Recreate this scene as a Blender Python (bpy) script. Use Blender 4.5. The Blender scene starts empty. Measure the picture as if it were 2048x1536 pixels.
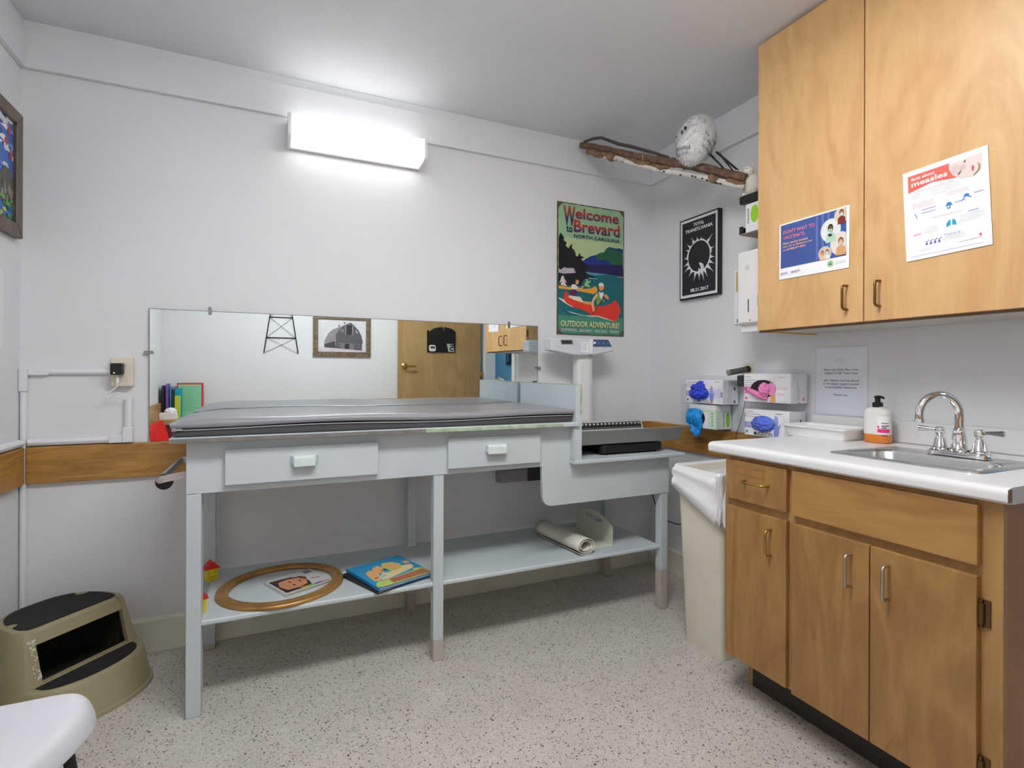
import bpy, bmesh, math, random
from mathutils import Vector, Matrix, noise
R = math.radians
sc = bpy.context.scene
COL = sc.collection
random.seed(7)

# ------------------------------------------------------------------ camera
cam_d = bpy.data.cameras.new('camera')
cam = bpy.data.objects.new('camera', cam_d)
COL.objects.link(cam)
YAW, ROLL = R(24.5), R(0.2)
fwd = Vector((math.sin(YAW), math.cos(YAW), 0)); rt = Vector((math.cos(YAW), -math.sin(YAW), 0)); up = Vector((0, 0, 1))
r3 = rt * math.cos(ROLL) + up * math.sin(ROLL); u3 = up * math.cos(ROLL) - rt * math.sin(ROLL)
cam.matrix_world = Matrix(((r3.x, u3.x, -fwd.x, 0), (r3.y, u3.y, -fwd.y, 0), (r3.z, u3.z, -fwd.z, 1.17), (0, 0, 0, 1)))
cam_d.sensor_width = 36.0
cam_d.lens = 1054 / 2048 * 36.0
cam_d.shift_y = -20.5 / 2048
cam_d.clip_start = 0.02
sc.camera = cam

# ------------------------------------------------------------------ view, world
sc.view_settings.view_transform = 'Standard'
sc.view_settings.look = 'None'
sc.view_settings.gamma = 1.0
sc.view_settings.use_curve_mapping = False
sc.view_settings.exposure = 0.30
w = bpy.data.worlds.new('world'); sc.world = w; w.use_nodes = True
w.node_tree.nodes['Background'].inputs[0].default_value = (0.8, 0.85, 0.9, 1)
w.node_tree.nodes['Background'].inputs[1].default_value = 0.05
sc.cycles.use_denoising = True
sc.cycles.max_bounces = 10
sc.cycles.diffuse_bounces = 6
sc.cycles.transparent_max_bounces = 16
CEIL_LAMP = 20.0      # ceiling troffer above the camera (out of the frame)
WALL_LAMP = 2.1       # strip light on the back wall
HALL_FILL = 8.0

# ------------------------------------------------------------------ materials
def s2l(c):
    return tuple(((x / 255) / 12.92 if x / 255 <= 0.04045 else ((x / 255 + 0.055) / 1.055) ** 2.4) for x in c)
MATS = {}
def mat(name, rgb, rough=0.5, metal=0.0, var=0.04, vscale=6.0, bump=0.0, bscale=60.0, emit=0.0, coat=0.0, trans=0.0, ior=1.45, spec=0.5, sheen=0.0):
    if name in MATS: return MATS[name]
    m = bpy.data.materials.new(name); m.use_nodes = True
    nt = m.node_tree; b = nt.nodes['Principled BSDF']
    col = s2l(rgb)
    b.inputs['Roughness'].default_value = rough
    b.inputs['Metallic'].default_value = metal
    b.inputs['IOR'].default_value = ior
    b.inputs['Specular IOR Level'].default_value = spec
    b.inputs['Coat Weight'].default_value = coat
    b.inputs['Transmission Weight'].default_value = trans
    b.inputs['Sheen Weight'].default_value = sheen
    tc = nt.nodes.new('ShaderNodeTexCoord')
    n = nt.nodes.new('ShaderNodeTexNoise'); n.inputs['Scale'].default_value = vscale; n.inputs['Detail'].default_value = 4
    nt.links.new(tc.outputs['Object'], n.inputs['Vector'])
    r = nt.nodes.new('ShaderNodeValToRGB')
    r.color_ramp.elements[0].position = 0.3; r.color_ramp.elements[1].position = 0.7
    r.color_ramp.elements[0].color = tuple(max(0, c * (1 - var)) for c in col) + (1,)
    r.color_ramp.elements[1].color = tuple(min(1, c * (1 + var)) for c in col) + (1,)
    nt.links.new(n.outputs['Fac'], r.inputs['Fac']); nt.links.new(r.outputs['Color'], b.inputs['Base Color'])
    if emit:
        b.inputs['Emission Color'].default_value = (1, 1, 1, 1); b.inputs['Emission Strength'].default_value = emit
    if bump:
        n2 = nt.nodes.new('ShaderNodeTexNoise'); n2.inputs['Scale'].default_value = bscale; n2.inputs['Detail'].default_value = 3
        nt.links.new(tc.outputs['Object'], n2.inputs['Vector'])
        bp = nt.nodes.new('ShaderNodeBump'); bp.inputs['Strength'].default_value = bump; bp.inputs['Distance'].default_value = 0.004
        nt.links.new(n2.outputs['Fac'], bp.inputs['Height']); nt.links.new(bp.outputs['Normal'], b.inputs['Normal'])
    MATS[name] = m
    return m

def wood(name, dark, light, scale=(1, 1, 1), rough=0.38, fig=2.2, knots=False, coat=0.15, streak=0.5):
    """plain-sliced veneer: long stretched noise for grain plus a slow figure"""
    if name in MATS: return MATS[name]
    m = bpy.data.materials.new(name); m.use_nodes = True
    nt = m.node_tree; b = nt.nodes['Principled BSDF']; L = nt.links.new
    b.inputs['Roughness'].default_value = rough; b.inputs['Coat Weight'].default_value = coat; b.inputs['Coat Roughness'].default_value = 0.3
    tc = nt.nodes.new('ShaderNodeTexCoord')
    mp = nt.nodes.new('ShaderNodeMapping'); mp.inputs['Scale'].default_value = scale
    L(tc.outputs['Object'], mp.inputs['Vector'])
    a = nt.nodes.new('ShaderNodeTexNoise'); a.inputs['Scale'].default_value = fig; a.inputs['Detail'].default_value = 5; a.inputs['Distortion'].default_value = 1.6
    L(mp.outputs['Vector'], a.inputs['Vector'])
    g = nt.nodes.new('ShaderNodeTexNoise'); g.inputs['Scale'].default_value = fig * 14; g.inputs['Detail'].default_value = 6; g.inputs['Roughness'].default_value = 0.65
    mp2 = nt.nodes.new('ShaderNodeMapping'); mp2.inputs['Scale'].default_value = tuple(1 if s < 1 else s for s in scale)
    s2 = [s for s in scale]; lo = min(s2)
    mp2.inputs['Scale'].default_value = tuple((0.25 if s == lo else 2.0) for s in s2)
    L(tc.outputs['Object'], mp2.inputs['Vector']); L(mp2.outputs['Vector'], g.inputs['Vector'])
    wv = nt.nodes.new('ShaderNodeMath'); wv.operation = 'MULTIPLY'; wv.inputs[1].default_value = 9.0
    L(a.outputs['Fac'], wv.inputs[0])
    fr = nt.nodes.new('ShaderNodeMath'); fr.operation = 'PINGPONG'; fr.inputs[1].default_value = 1.0
    L(wv.outputs[0], fr.inputs[0])
    mx = nt.nodes.new('ShaderNodeMix'); mx.data_type = 'FLOAT'; mx.inputs[0].default_value = streak
    L(fr.outputs[0], mx.inputs[2]); L(g.outputs['Fac'], mx.inputs[3])
    r = nt.nodes.new('ShaderNodeValToRGB')
    r.color_ramp.elements[0].position = 0.2; r.color_ramp.elements[0].color = s2l(dark) + (1,)
    r.color_ramp.elements[1].position = 0.8; r.color_ramp.elements[1].color = s2l(light) + (1,)
    L(mx.outputs[0], r.inputs['Fac'])
    if knots:
        v = nt.nodes.new('ShaderNodeTexVoronoi'); v.inputs['Scale'].default_value = 2.3
        mp3 = nt.nodes.new('ShaderNodeMapping'); mp3.inputs['Scale'].default_value = knots
        L(tc.outputs['Object'], mp3.inputs['Vector']); L(mp3.outputs['Vector'], v.inputs['Vector'])
        rk = nt.nodes.new('ShaderNodeValToRGB'); rk.color_ramp.elements[0].position = 0.05; rk.color_ramp.elements[1].position = 0.16
        rk.color_ramp.elements[0].color = (0.25, 0.2, 0.18, 1); rk.color_ramp.elements[1].color = (1, 1, 1, 1)
        L(v.outputs['Distance'], rk.inputs['Fac'])
        mm = nt.nodes.new('ShaderNodeMix'); mm.data_type = 'RGBA'; mm.blend_type = 'MULTIPLY'; mm.inputs[0].default_value = 0.8
        L(r.outputs['Color'], mm.inputs[6]); L(rk.outputs['Color'], mm.inputs[7]); L(mm.outputs[2], b.inputs['Base Color'])
    else:
        L(r.outputs['Color'], b.inputs['Base Color'])
    MATS[name] = m
    return m

def floor_mat():
    m = bpy.data.materials.new('flecked_floor'); m.use_nodes = True
    nt = m.node_tree; b = nt.nodes['Principled BSDF']; L = nt.links.new
    b.inputs['Roughness'].default_value = 0.42
    tc = nt.nodes.new('ShaderNodeTexCoord')
    n = nt.nodes.new('ShaderNodeTexNoise'); n.inputs['Scale'].default_value = 5; n.inputs['Detail'].default_value = 5
    L(tc.outputs['Object'], n.inputs['Vector'])
    r = nt.nodes.new('ShaderNodeValToRGB'); r.color_ramp.elements[0].position = 0.35; r.color_ramp.elements[1].position = 0.65
    r.color_ramp.elements[0].color = s2l((193, 188, 181)) + (1,); r.color_ramp.elements[1].color = s2l((204, 199, 192)) + (1,)
    L(n.outputs['Fac'], r.inputs['Fac']); cur = r.outputs['Color']
    def layer(cur, scale, thr, colr, off, size_thr):
        d = nt.nodes.new('ShaderNodeTexNoise'); d.inputs['Scale'].default_value = scale * 0.9
        mpn = nt.nodes.new('ShaderNodeMapping'); mpn.inputs['Location'].default_value = (off, off * 2, 0)
        L(tc.outputs['Object'], mpn.inputs['Vector']); L(mpn.outputs['Vector'], d.inputs['Vector'])
        sub = nt.nodes.new('ShaderNodeMixRGB'); sub.inputs[0].default_value = 0.012
        L(mpn.outputs['Vector'], sub.inputs[1]); L(d.outputs['Color'], sub.inputs[2])
        v = nt.nodes.new('ShaderNodeTexVoronoi'); v.inputs['Scale'].default_value = scale
        L(sub.outputs[0], v.inputs['Vector'])
        sep = nt.nodes.new('ShaderNodeSeparateColor'); L(v.outputs['Color'], sep.inputs[0])
        c1 = nt.nodes.new('ShaderNodeMath'); c1.operation = 'LESS_THAN'; c1.inputs[1].default_value = thr; L(sep.outputs[0], c1.inputs[0])
        sz = nt.nodes.new('ShaderNodeMath'); sz.operation = 'MULTIPLY'; sz.inputs[1].default_value = size_thr; L(sep.outputs[1], sz.inputs[0])
        c2 = nt.nodes.new('ShaderNodeMath'); c2.operation = 'LESS_THAN'; L(v.outputs['Distance'], c2.inputs[0]); L(sz.outputs[0], c2.inputs[1])
        mu = nt.nodes.new('ShaderNodeMath'); mu.operation = 'MULTIPLY'; L(c1.outputs[0], mu.inputs[0]); L(c2.outputs[0], mu.inputs[1])
        mx = nt.nodes.new('ShaderNodeMix'); mx.data_type = 'RGBA'; L(mu.outputs[0], mx.inputs[0]); L(cur, mx.inputs[6]); mx.inputs[7].default_value = s2l(colr) + (1,)
        return mx.outputs[2]
    cur = layer(cur, 260, 0.5, (172, 165, 156), 3.1, 0.9)
    cur = layer(cur, 220, 0.35, (206, 202, 194), 7.7, 0.8)
    cur = layer(cur, 190, 0.22, (84, 76, 72), 1.3, 0.60)
    cur = layer(cur, 130, 0.12, (54, 48, 46), 9.3, 0.45)
    L(cur, b.inputs['Base Color'])
    return m

def grad_mat(name, c0, c1, z0, z1, rough=0.5):
    """printed lettering whose ink runs from one colour to another with height"""
    m = bpy.data.materials.new(name); m.use_nodes = True
    nt = m.node_tree; b = nt.nodes['Principled BSDF']; L = nt.links.new
    b.inputs['Roughness'].default_value = rough
    tc = nt.nodes.new('ShaderNodeTexCoord'); sp = nt.nodes.new('ShaderNodeSeparateXYZ'); L(tc.outputs['Object'], sp.inputs[0])
    mr = nt.nodes.new('ShaderNodeMapRange'); mr.inputs[1].default_value = z0; mr.inputs[2].default_value = z1
    L(sp.outputs[2], mr.inputs[0])
    mx = nt.nodes.new('ShaderNodeMix'); mx.data_type = 'RGBA'; L(mr.outputs[0], mx.inputs[0])
    mx.inputs[6].default_value = s2l(c0) + (1,); mx.inputs[7].default_value = s2l(c1) + (1,)
    L(mx.outputs[2], b.inputs['Base Color'])
    return m

def clear_mat(name, tint=(1, 1, 1), gloss=0.08):
    m = bpy.data.materials.new(name); m.use_nodes = True
    nt = m.node_tree; nt.nodes.clear(); L = nt.links.new
    o = nt.nodes.new('ShaderNodeOutputMaterial'); t = nt.nodes.new('ShaderNodeBsdfTransparent'); t.inputs[0].default_value = tint + (1,)
    g = nt.nodes.new('ShaderNodeBsdfGlossy'); g.inputs['Roughness'].default_value = 0.05
    fr = nt.nodes.new('ShaderNodeLayerWeight'); fr.inputs[0].default_value = 0.25
    ad = nt.nodes.new('ShaderNodeMath'); ad.operation = 'MULTIPLY_ADD'; ad.inputs[1].default_value = 0.12; ad.inputs[2].default_value = gloss
    L(fr.outputs['Fresnel'], ad.inputs[0])
    x = nt.nodes.new('ShaderNodeMixShader'); L(ad.outputs[0], x.inputs[0]); L(t.outputs[0], x.inputs[1]); L(g.outputs[0], x.inputs[2]); L(x.outputs[0], o.inputs[0])
    MATS[name] = m
    return m

# ------------------------------------------------------------------ mesh builder
class G:
    def __init__(s, M=None):
        s.bm = bmesh.new(); s.M = M or Matrix.Identity(4)
    def vt(s, p): return s.bm.verts.new(s.M @ Vector(p))
    def face(s, pts, m=0, smooth=False):
        try: f = s.bm.faces.new([s.vt(p) for p in pts])
        except ValueError: return None
        f.material_index = m; f.smooth = smooth; return f
    def box(s, x0, x1, y0, y1, z0, z1, m=0):
        v = [s.vt((x, y, z)) for z in (z0, z1) for y in (y0, y1) for x in (x0, x1)]
        for q in ((0, 2, 3, 1), (4, 5, 7, 6), (0, 1, 5, 4), (2, 6, 7, 3), (0, 4, 6, 2), (1, 3, 7, 5)):
            f = s.bm.faces.new([v[i] for i in q]); f.material_index = m
    def hexa(s, b, t, m=0):
        """8-point solid: bottom ring b and top ring t of equal length"""
        s.loft([b, t], m=m, closed=True, caps=True, smooth=False)
    def loft(s, rings, m=0, closed=True, caps=True, smooth=True):
        R_ = [[s.vt(p) for p in r] for r in rings]
        n = len(R_[0])
        for a, b in zip(R_[:-1], R_[1:]):
            for i in range(n if closed else n - 1):
                j = (i + 1) % n
                f = s.bm.faces.new((a[i], a[j], b[j], b[i])); f.material_index = m; f.smooth = smooth
        if caps and closed:
            f = s.bm.faces.new(list(reversed(R_[0]))); f.material_index = m
            f = s.bm.faces.new(R_[-1]); f.material_index = m
    def tube(s, pts, r, seg=12, m=0, caps=True, smooth=True):
        pts = [Vector(p) for p in pts]
        rr = r if isinstance(r, (list, tuple)) else [r] * len(pts)
        rings = []; prev = None
        for i, p in enumerate(pts):
            d = (pts[min(i + 1, len(pts) - 1)] - pts[max(i - 1, 0)]).normalized()
            if prev is None:
                a = d.orthogonal().normalized()
            else:
                a = (prev - d * prev.dot(d)).normalized()
            prev = a; b = d.cross(a)
            rings.append([p + (a * math.cos(t) + b * math.sin(t)) * rr[i] for t in [2 * math.pi * k / seg for k in range(seg)]])
        s.loft(rings, m=m, caps=caps, smooth=smooth)
    def lathe(s, c, prof, seg=28, m=0, axis=(0, 0, 1), caps=True):
        ax = Vector(axis).normalized(); a = ax.orthogonal().normalized(); b = ax.cross(a); c = Vector(c)
        rings = [[c + ax * h + (a * math.cos(t) + b * math.sin(t)) * max(r, 1e-5) for t in [2 * math.pi * k / seg for k in range(seg)]] for r, h in prof]
        s.loft(rings, m=m, caps=caps)
    def prism(s, pts, d, m=0, m_side=None):
        """planar polygon (3D points) pushed along vector d"""
        d = Vector(d); a = [s.vt(p) for p in pts]; b = [s.vt(Vector(p) + d) for p in pts]
        f = s.bm.faces.new(a); f.material_index = m
        f = s.bm.faces.new(list(reversed(b))); f.material_index = m
        n = len(a)
        for i in range(n):
            j = (i + 1) % n
            f = s.bm.faces.new((a[j], a[i], b[i], b[j])); f.material_index = m if m_side is None else m_side
    def blob(s, c, rad, sub=4, amp=0.0, freq=3.0, seed=0, ridged=False, m=0, rot=None, stretch=(1, 1, 1)):
        g = bmesh.new(); bmesh.ops.create_icosphere(g, subdivisions=sub, radius=1)
        mp = {}
        for v in g.verts:
            p = v.co.copy(); q = Vector((p.x * stretch[0], p.y * stretch[1], p.z * stretch[2])) * freq + Vector((seed * 7.3, seed * 3.1, seed))
            n = noise.noise(q) + 0.5 * noise.noise(q * 2.1)
            if ridged:
                n = 0; w_ = 1.0; qq = q.copy()
                for _ in range(3):
                    n += w_ * (1 - 3.0 * abs(noise.noise(qq))); w_ *= .55; qq = qq * 1.9 + Vector((3.1, 1.7, 5.3))
                n = n / 1.9
            k = 1 + amp * n
            p = Vector((p.x * rad[0] * k, p.y * rad[1] * k, p.z * rad[2] * k))
            if rot: p = rot @ p
            mp[v.index] = s.vt(p + Vector(c))
        for f in g.faces:
            h = s.bm.faces.new([mp[v.index] for v in f.verts]); h.material_index = m; h.smooth = True
        g.free()
    def poly(s, pl, pts, m=0, layer=1):
        s.np = getattr(s, 'np', 0) + 1; layer = layer + (s.np % 30) * .03
        pts = [pl.at(a, b, layer) for a, b in pts]
        s.face(pts, m)
    def rect(s, pl, a0, a1, b0, b1, m=0, layer=1): s.poly(pl, [(a0, b0), (a1, b0), (a1, b1), (a0, b1)], m, layer)
    def disc(s, pl, a, b, ra, rb=None, m=0, layer=1, n=28, clip=None):
        rb = rb or ra
        pts = [(a + ra * math.cos(2 * math.pi * k / n), b + rb * math.sin(2 * math.pi * k / n)) for k in range(n)]
        if clip: pts = [(min(max(x, clip[0]), clip[1]), min(max(y, clip[2]), clip[3])) for x, y in pts]
        s.poly(pl, pts, m, layer)
    def text(s, pl, body, a, b, wd, ht=None, m=0, layer=2, bold=0.0, shear=0.0, align=None):
        me = text_mesh(body, bold, shear)
        xs = [v[0] for v in me[0]]; ys = [v[1] for v in me[0]]
        x0, x1, y0, y1 = min(xs), max(xs), min(ys), max(ys)
        sx = wd / (x1 - x0) if wd else ht / (y1 - y0)
        sy = ht / (y1 - y0) if ht else sx
        if align == 'c': a = a - sx * (x1 - x0) / 2
        vs = [s.vt(pl.at(a + (x - x0) * sx, b + (y - y0) * sy, layer)) for x, y in me[0]]
        for f in me[1]:
            try:
                h = s.bm.faces.new([vs[i] for i in f]); h.material_index = m
            except ValueError: pass
    def obj(s, name, mats, parent=None, bevel=0.0, seg=2, auto=None, sub=0, solid=0.0, weld=False):
        if weld: bmesh.ops.remove_doubles(s.bm, verts=s.bm.verts, dist=1e-5)
        bmesh.ops.recalc_face_normals(s.bm, faces=s.bm.faces) if (s.bm.faces and not getattr(s, 'keep', False)) else None
        me = bpy.data.meshes.new(name); s.bm.to_mesh(me); s.bm.free()
        if not isinstance(mats, (list, tuple)): mats = [mats]
        for x in mats: me.materials.append(x)
        o = bpy.data.objects.new(name, me); COL.objects.link(o)
        if parent is not None:
            o.parent = parent
            o.matrix_parent_inverse = PM[parent.name].inverted()
        PM[o.name] = Matrix.Identity(4)
        if auto:
            me.shade_smooth(); me.set_sharp_from_angle(angle=R(auto))
        if solid:
            md = o.modifiers.new('solid', 'SOLIDIFY'); md.thickness = solid; md.offset = -1
        if sub:
            md = o.modifiers.new('sub', 'SUBSURF'); md.levels = sub; md.render_levels = sub
        if bevel:
            md = o.modifiers.new('bevel', 'BEVEL'); md.width = bevel; md.segments = seg; md.limit_method = 'ANGLE'; md.angle_limit = R(40)
        return o
PM = {}
_TX = {}
def text_mesh(body, bold, shear):
    k = (body, bold, shear)
    if k not in _TX:
        cu = bpy.data.curves.new('t', 'FONT'); cu.body = body; cu.size = 1; cu.resolution_u = 3; cu.offset = bold; cu.shear = shear
        o = bpy.data.objects.new('t', cu); COL.objects.link(o)
        dg = bpy.context.evaluated_depsgraph_get(); dg.update()
        me = bpy.data.meshes.new_from_object(o.evaluated_get(dg))
        _TX[k] = ([(v.co.x, v.co.y) for v in me.vertices], [list(p.vertices) for p in me.polygons])
        bpy.data.objects.remove(o); bpy.data.curves.remove(cu); bpy.data.meshes.remove(me)
    return _TX[k]
class Pl:
    """a flat surface: origin o, mm axes u (right) and v (up), normal n towards the viewer"""
    def __init__(s, o, u, v, n): s.o, s.u, s.v, s.n = Vector(o), Vector(u), Vector(v), Vector(n)
    def at(s, a, b, layer=0): return s.o + s.u * (a / 1000) + s.v * (b / 1000) + s.n * (0.00035 * layer)
def back_pl(x0, y, z0): return Pl((x0, y, z0), (1, 0, 0), (0, 0, 1), (0, -1, 0))       # on things facing -Y
def right_pl(x, y0=0, z0=0): return Pl((x, y0, z0), (0, -1, 0), (0, 0, 1), (-1, 0, 0))   # on things facing -X, a = -y
def front_pl(x0, y, z0): return Pl((x0, y, z0), (1, 0, 0), (0, 0, 1), (0, 1, 0))       # on the wall behind the camera

def thing(name, label, cat, loc=(0, 0, 0), group=None):
    o = bpy.data.objects.new(name, None); COL.objects.link(o); o.location = loc; o.empty_display_size = 0.05
    o['label'] = label; o['category'] = cat
    if group: o['group'] = group
    PM[o.name] = Matrix.Translation(loc)
    return o
def tag(o, label, cat, group=None):
    o['label'] = label; o['category'] = cat
    if group: o['group'] = group
    return o
def struct(o): o['kind'] = 'structure'; return o
def rrect(x0, x1, y0, y1, r, n=5):
    pts = []
    for cx, cy, a0 in ((x1 - r, y1 - r, 0), (x0 + r, y1 - r, 90), (x0 + r, y0 + r, 180), (x1 - r, y0 + r, 270)):
        for k in range(n + 1):
            t = R(a0 + 90 * k / n); pts.append((cx + r * math.cos(t), cy + r * math.sin(t)))
    return pts

# palette
wall_m = mat('wall_paint', (224, 225, 228), 0.6, var=0.012, vscale=2.5, bump=0.06, bscale=240)
trim_m = mat('trim_paint', (224, 227, 230), 0.5, var=0.01, bump=0.04, bscale=90)
ceil_m = mat('ceiling_paint', (224, 227, 231), 0.8, var=0.01)
base_m = mat('baseboard_paint', (226, 224, 208), 0.5, var=0.06, vscale=5)
white_pl = mat('white_plastic', (232, 232, 230), 0.35, var=0.01)
white_paper = mat('white_paper', (240, 240, 242), 0.7, var=0.01)
beige_pl = mat('beige_plastic', (222, 214, 196), 0.45)
steel_m = mat('brushed_steel', (205, 205, 205), 0.28, 1.0, var=0.05, vscale=20)
chrome_m = mat('chrome', (235, 235, 236), 0.06, 1.0, var=0.0)
brass_m = mat('brass', (186, 150, 82), 0.3, 1.0)
bronze_m = mat('bronze', (128, 98, 66), 0.35, 1.0)
nickel_m = mat('satin_nickel', (190, 182, 170), 0.35, 1.0)
black_m = mat('black_plastic', (26, 26, 27), 0.4)
black_rub = mat('black_rubber', (34, 34, 35), 0.85, bump=0.5, bscale=600)
ink_m = mat('black_ink', (28, 28, 34), 0.6)
blue_grey = mat('blue_grey_paint', (194, 204, 208), 0.42, var=0.05, vscale=3, bump=0.12, bscale=35)
taupe_m = mat('worn_leg_paint', (182, 174, 166), 0.6, var=0.1)
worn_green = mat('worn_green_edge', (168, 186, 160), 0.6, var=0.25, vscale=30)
worn_shaded_grey = mat('worn_shaded_grey_edge', (122, 120, 116), 0.6, var=0.2, vscale=30)  # grey worn edge, painted darker for the shade along the left part
vinyl = mat('grey_vinyl', (138, 138, 144), 0.30, var=0.04, vscale=4, bump=0.15, bscale=700)
vinyl_dk = mat('dark_vinyl', (74, 73, 76), 0.5)
rail_w = wood('stained_pine', (146, 100, 46), (196, 148, 80), scale=(0.35, 2, 3.5), fig=3.2, knots=(1, 1, 3), rough=0.4, streak=0.7)
rail_wy = wood('stained_pine_side', (146, 100, 46), (196, 148, 80), scale=(2, 0.35, 3.5), fig=3.2, knots=(1, 1, 3), rough=0.4, streak=0.7)
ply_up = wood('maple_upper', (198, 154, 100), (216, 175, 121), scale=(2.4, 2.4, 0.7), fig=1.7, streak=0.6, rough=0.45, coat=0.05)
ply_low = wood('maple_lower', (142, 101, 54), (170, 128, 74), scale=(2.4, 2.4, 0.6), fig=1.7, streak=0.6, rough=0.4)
ply_h = wood('maple_horizontal', (150, 106, 56), (178, 134, 78), scale=(1.5, 0.35, 2.2), fig=1.8, streak=0.6, rough=0.4)
ply_frame = wood('maple_frame', (150, 110, 62), (178, 138, 84), scale=(2, 2, 0.5), fig=1.6, streak=0.6)
ply_dark = wood('brown_stained_side', (156, 104, 52), (178, 126, 68), scale=(1.5, 1.5, 0.4), fig=1.5, streak=0.7)
ply_rec = wood('shaded_face_frame', (110, 74, 42), (140, 98, 60), scale=(2, 0.5, 2), fig=1.5, streak=0.7)
door_w = wood('door_veneer', (164, 132, 84), (186, 154, 104), scale=(1.5, 1.5, 0.5), fig=1.4, streak=0.6)
clear_m = clear_mat('clear_acrylic', (0.985, 0.99, 0.997), 0.02)
ART={'trees':[(2,365),(1,545),(12,565),(22,583),(32,570),(44,555),(40,541),(61,529),(58,516),(52,512),(65,503),(74,498),(84,514),(99,525),(96,500),(112,491),(122,470),(119,462),(135,455),(149,480),(155,461),(180,455),(167,447),(157,441),(170,436),(177,420),(193,416),(183,402),(199,382)],
'mtn':[(177,380),(170,431),(189,446),(228,467),(263,477),(288,492),(318,498),(335,522),(358,534),(403,529),(430,533),(465,528),(464,404)],
'mtng':[(263,474),(288,492),(318,498),(335,522),(358,530),(403,518),(465,512),(464,404),(403,410),(335,454),(268,445)],
'shore':[(0,394),(205,412),(202,374),(185,367),(212,355),(270,342),(178,327),(158,288),(0,282)],
'mtnlow':[(185,410),(463,435),(459,366),(246,371),(191,373)],
'haze':[(190,370),(212,369),(349,369),(246,353),(202,360)],
'tent':[(3,377),(21,369),(47,386),(59,382),(108,386),(122,359),(40,348),(3,352)],
'ycanoe':[(0,288),(12,277),(86,274),(178,270),(226,276),(260,293),(272,273),(267,255),(246,243),(179,251),(93,258),(15,262),(0,264)],
'rcanoe':[(55,250),(70,239),(73,213),(132,195),(192,182),(233,176),(264,172),(319,178),(368,195),(397,219),(421,198),(435,172),(437,146),(421,113),(400,87),(350,100),(281,117),(233,118),(179,144),(106,160),(60,181),(42,201),(44,232)],
'inner':[(73,228),(132,210),(179,198),(233,196),(236,177),(192,182),(132,195),(75,213)],
'm_shirt':[(99,292),(119,291),(132,280),(142,273),(132,255),(112,262),(89,266),(91,280)],
'm_arm':[(125,269),(158,277),(175,289),(180,284),(165,271),(132,258)],
'm_vest':[(89,260),(125,263),(132,246),(126,223),(89,229),(84,243)],
'm_leg':[(80,226),(126,222),(152,222),(165,206),(172,191),(145,195),(106,202),(75,213)],
'm_head':[(117,313),(125,320),(142,318),(143,304),(135,292),(122,292)],
'm_hair':[(115,310),(117,325),(132,333),(145,324),(142,317),(125,318),(120,307)],
'w_body':[(273,256),(287,260),(298,246),(311,256),(318,244),(301,217),(284,187),(267,177),(262,197),(267,232)],
'w_arm':[(270,253),(246,228),(231,201),(231,167),(240,139),(253,145),(246,173),(246,202),(263,221),(272,238)],
'w_arm2':[(315,241),(329,251),(346,237),(355,220),(343,218),(322,230)],
'w_scarf':[(280,262),(294,254),(311,261),(315,247),(301,223),(322,204),(315,206),(294,220),(284,242)],
'w_head':[(280,297),(311,299),(318,285),(308,273),(294,265),(282,277)],
'w_hat':[(278,294),(280,307),(294,315),(309,312),(318,297),(301,293)],
'w_hair':[(309,296),(325,291),(320,274),(310,276)],
'paddle':[(315,233),(322,230),(267,157),(253,142),(223,115),(219,117),(247,142)],
'y1':[(27,332),(40,337),(44,322),(63,298),(47,302),(63,278),(21,281),(28,304),(12,289),(21,312)],
'y2':[(188,327),(202,331),(205,317),(225,322),(222,313),(205,303),(226,280),(182,287),(182,304),(193,313)],
'wake1':[(2,210),(47,199),(60,183),(106,160),(96,159),(51,179),(2,204)],
'wake2':[(64,136),(119,125),(179,115),(247,117),(281,117),(396,88),(350,95),(274,111),(233,109),(159,114),(93,125)],
'boat':[(208,338),(266,338),(270,335),(212,334)],
'boat2':[(413,360),(456,363),(456,356),(416,355)],
'ring':[(-2189,1904),(-2139,1886),(-2103,1848),(-2102,1800),(-2130,1744),(-2179,1710),(-2230,1722),(-2274,1758),(-2290,1812),(-2275,1866),(-2231,1901)],
'v_man':[(-1265,1657),(-1263,1681),(-1248,1688),(-1248,1694),(-1248,1715),(-1237,1721),(-1228,1710),(-1230,1692),(-1220,1683),(-1222,1659),(-1235,1645)],
'm_red':[(-987,1788),(-876,1792),(-877,1778),(-869,1757),(-856,1744),(-921,1751),(-985,1736)],
'm_face':[(-877,1788),(-839,1791),(-798,1795),(-798,1760),(-804,1745),(-822,1735),(-852,1740),(-867,1754),(-876,1772)],
'm_lip':[(-819,1767),(-815,1761),(-817,1749),(-821,1752),(-821,1763)],
'm_eye':[(-845,1766),(-848,1753),(-856,1749),(-853,1754),(-847,1761)],
'm_chin':[(-809,1771),(-801,1763),(-802,1749),(-816,1735),(-817,1738),(-806,1750),(-805,1762)],
'm_brow':[(-836,1789),(-835,1783),(-839,1780),(-841,1782)],
'b_front':[(574,1390),(576,1471),(581,1526),(613,1578),(661,1622),(718,1648),(729,1645),(760,1614),(798,1572),(825,1518),(841,1449),(833,1445),(831,1371)],
'b_roof':[(469,1434),(477,1476),(506,1535),(550,1575),(609,1601),(661,1622),(718,1648),(613,1578),(585,1526),(576,1475),(572,1464)],
'b_side':[(469,1430),(572,1462),(574,1390),(471,1395)],
'b_loft':[(675,1529),(674,1619),(737,1621),(739,1527)],
'b_door':[(664,1384),(664,1435),(707,1436),(707,1383)],
'b_w1':[(606,1414),(606,1437),(621,1438),(621,1414)],
'b_w2':[(776,1408),(776,1429),(799,1430),(799,1408)],
'b_ground':[(415,1356),(415,1394),(572,1388),(830,1369),(864,1376),(860,1354)],
'b_stone':[(623,1387),(622,1445),(751,1441),(751,1378)]}
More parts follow.
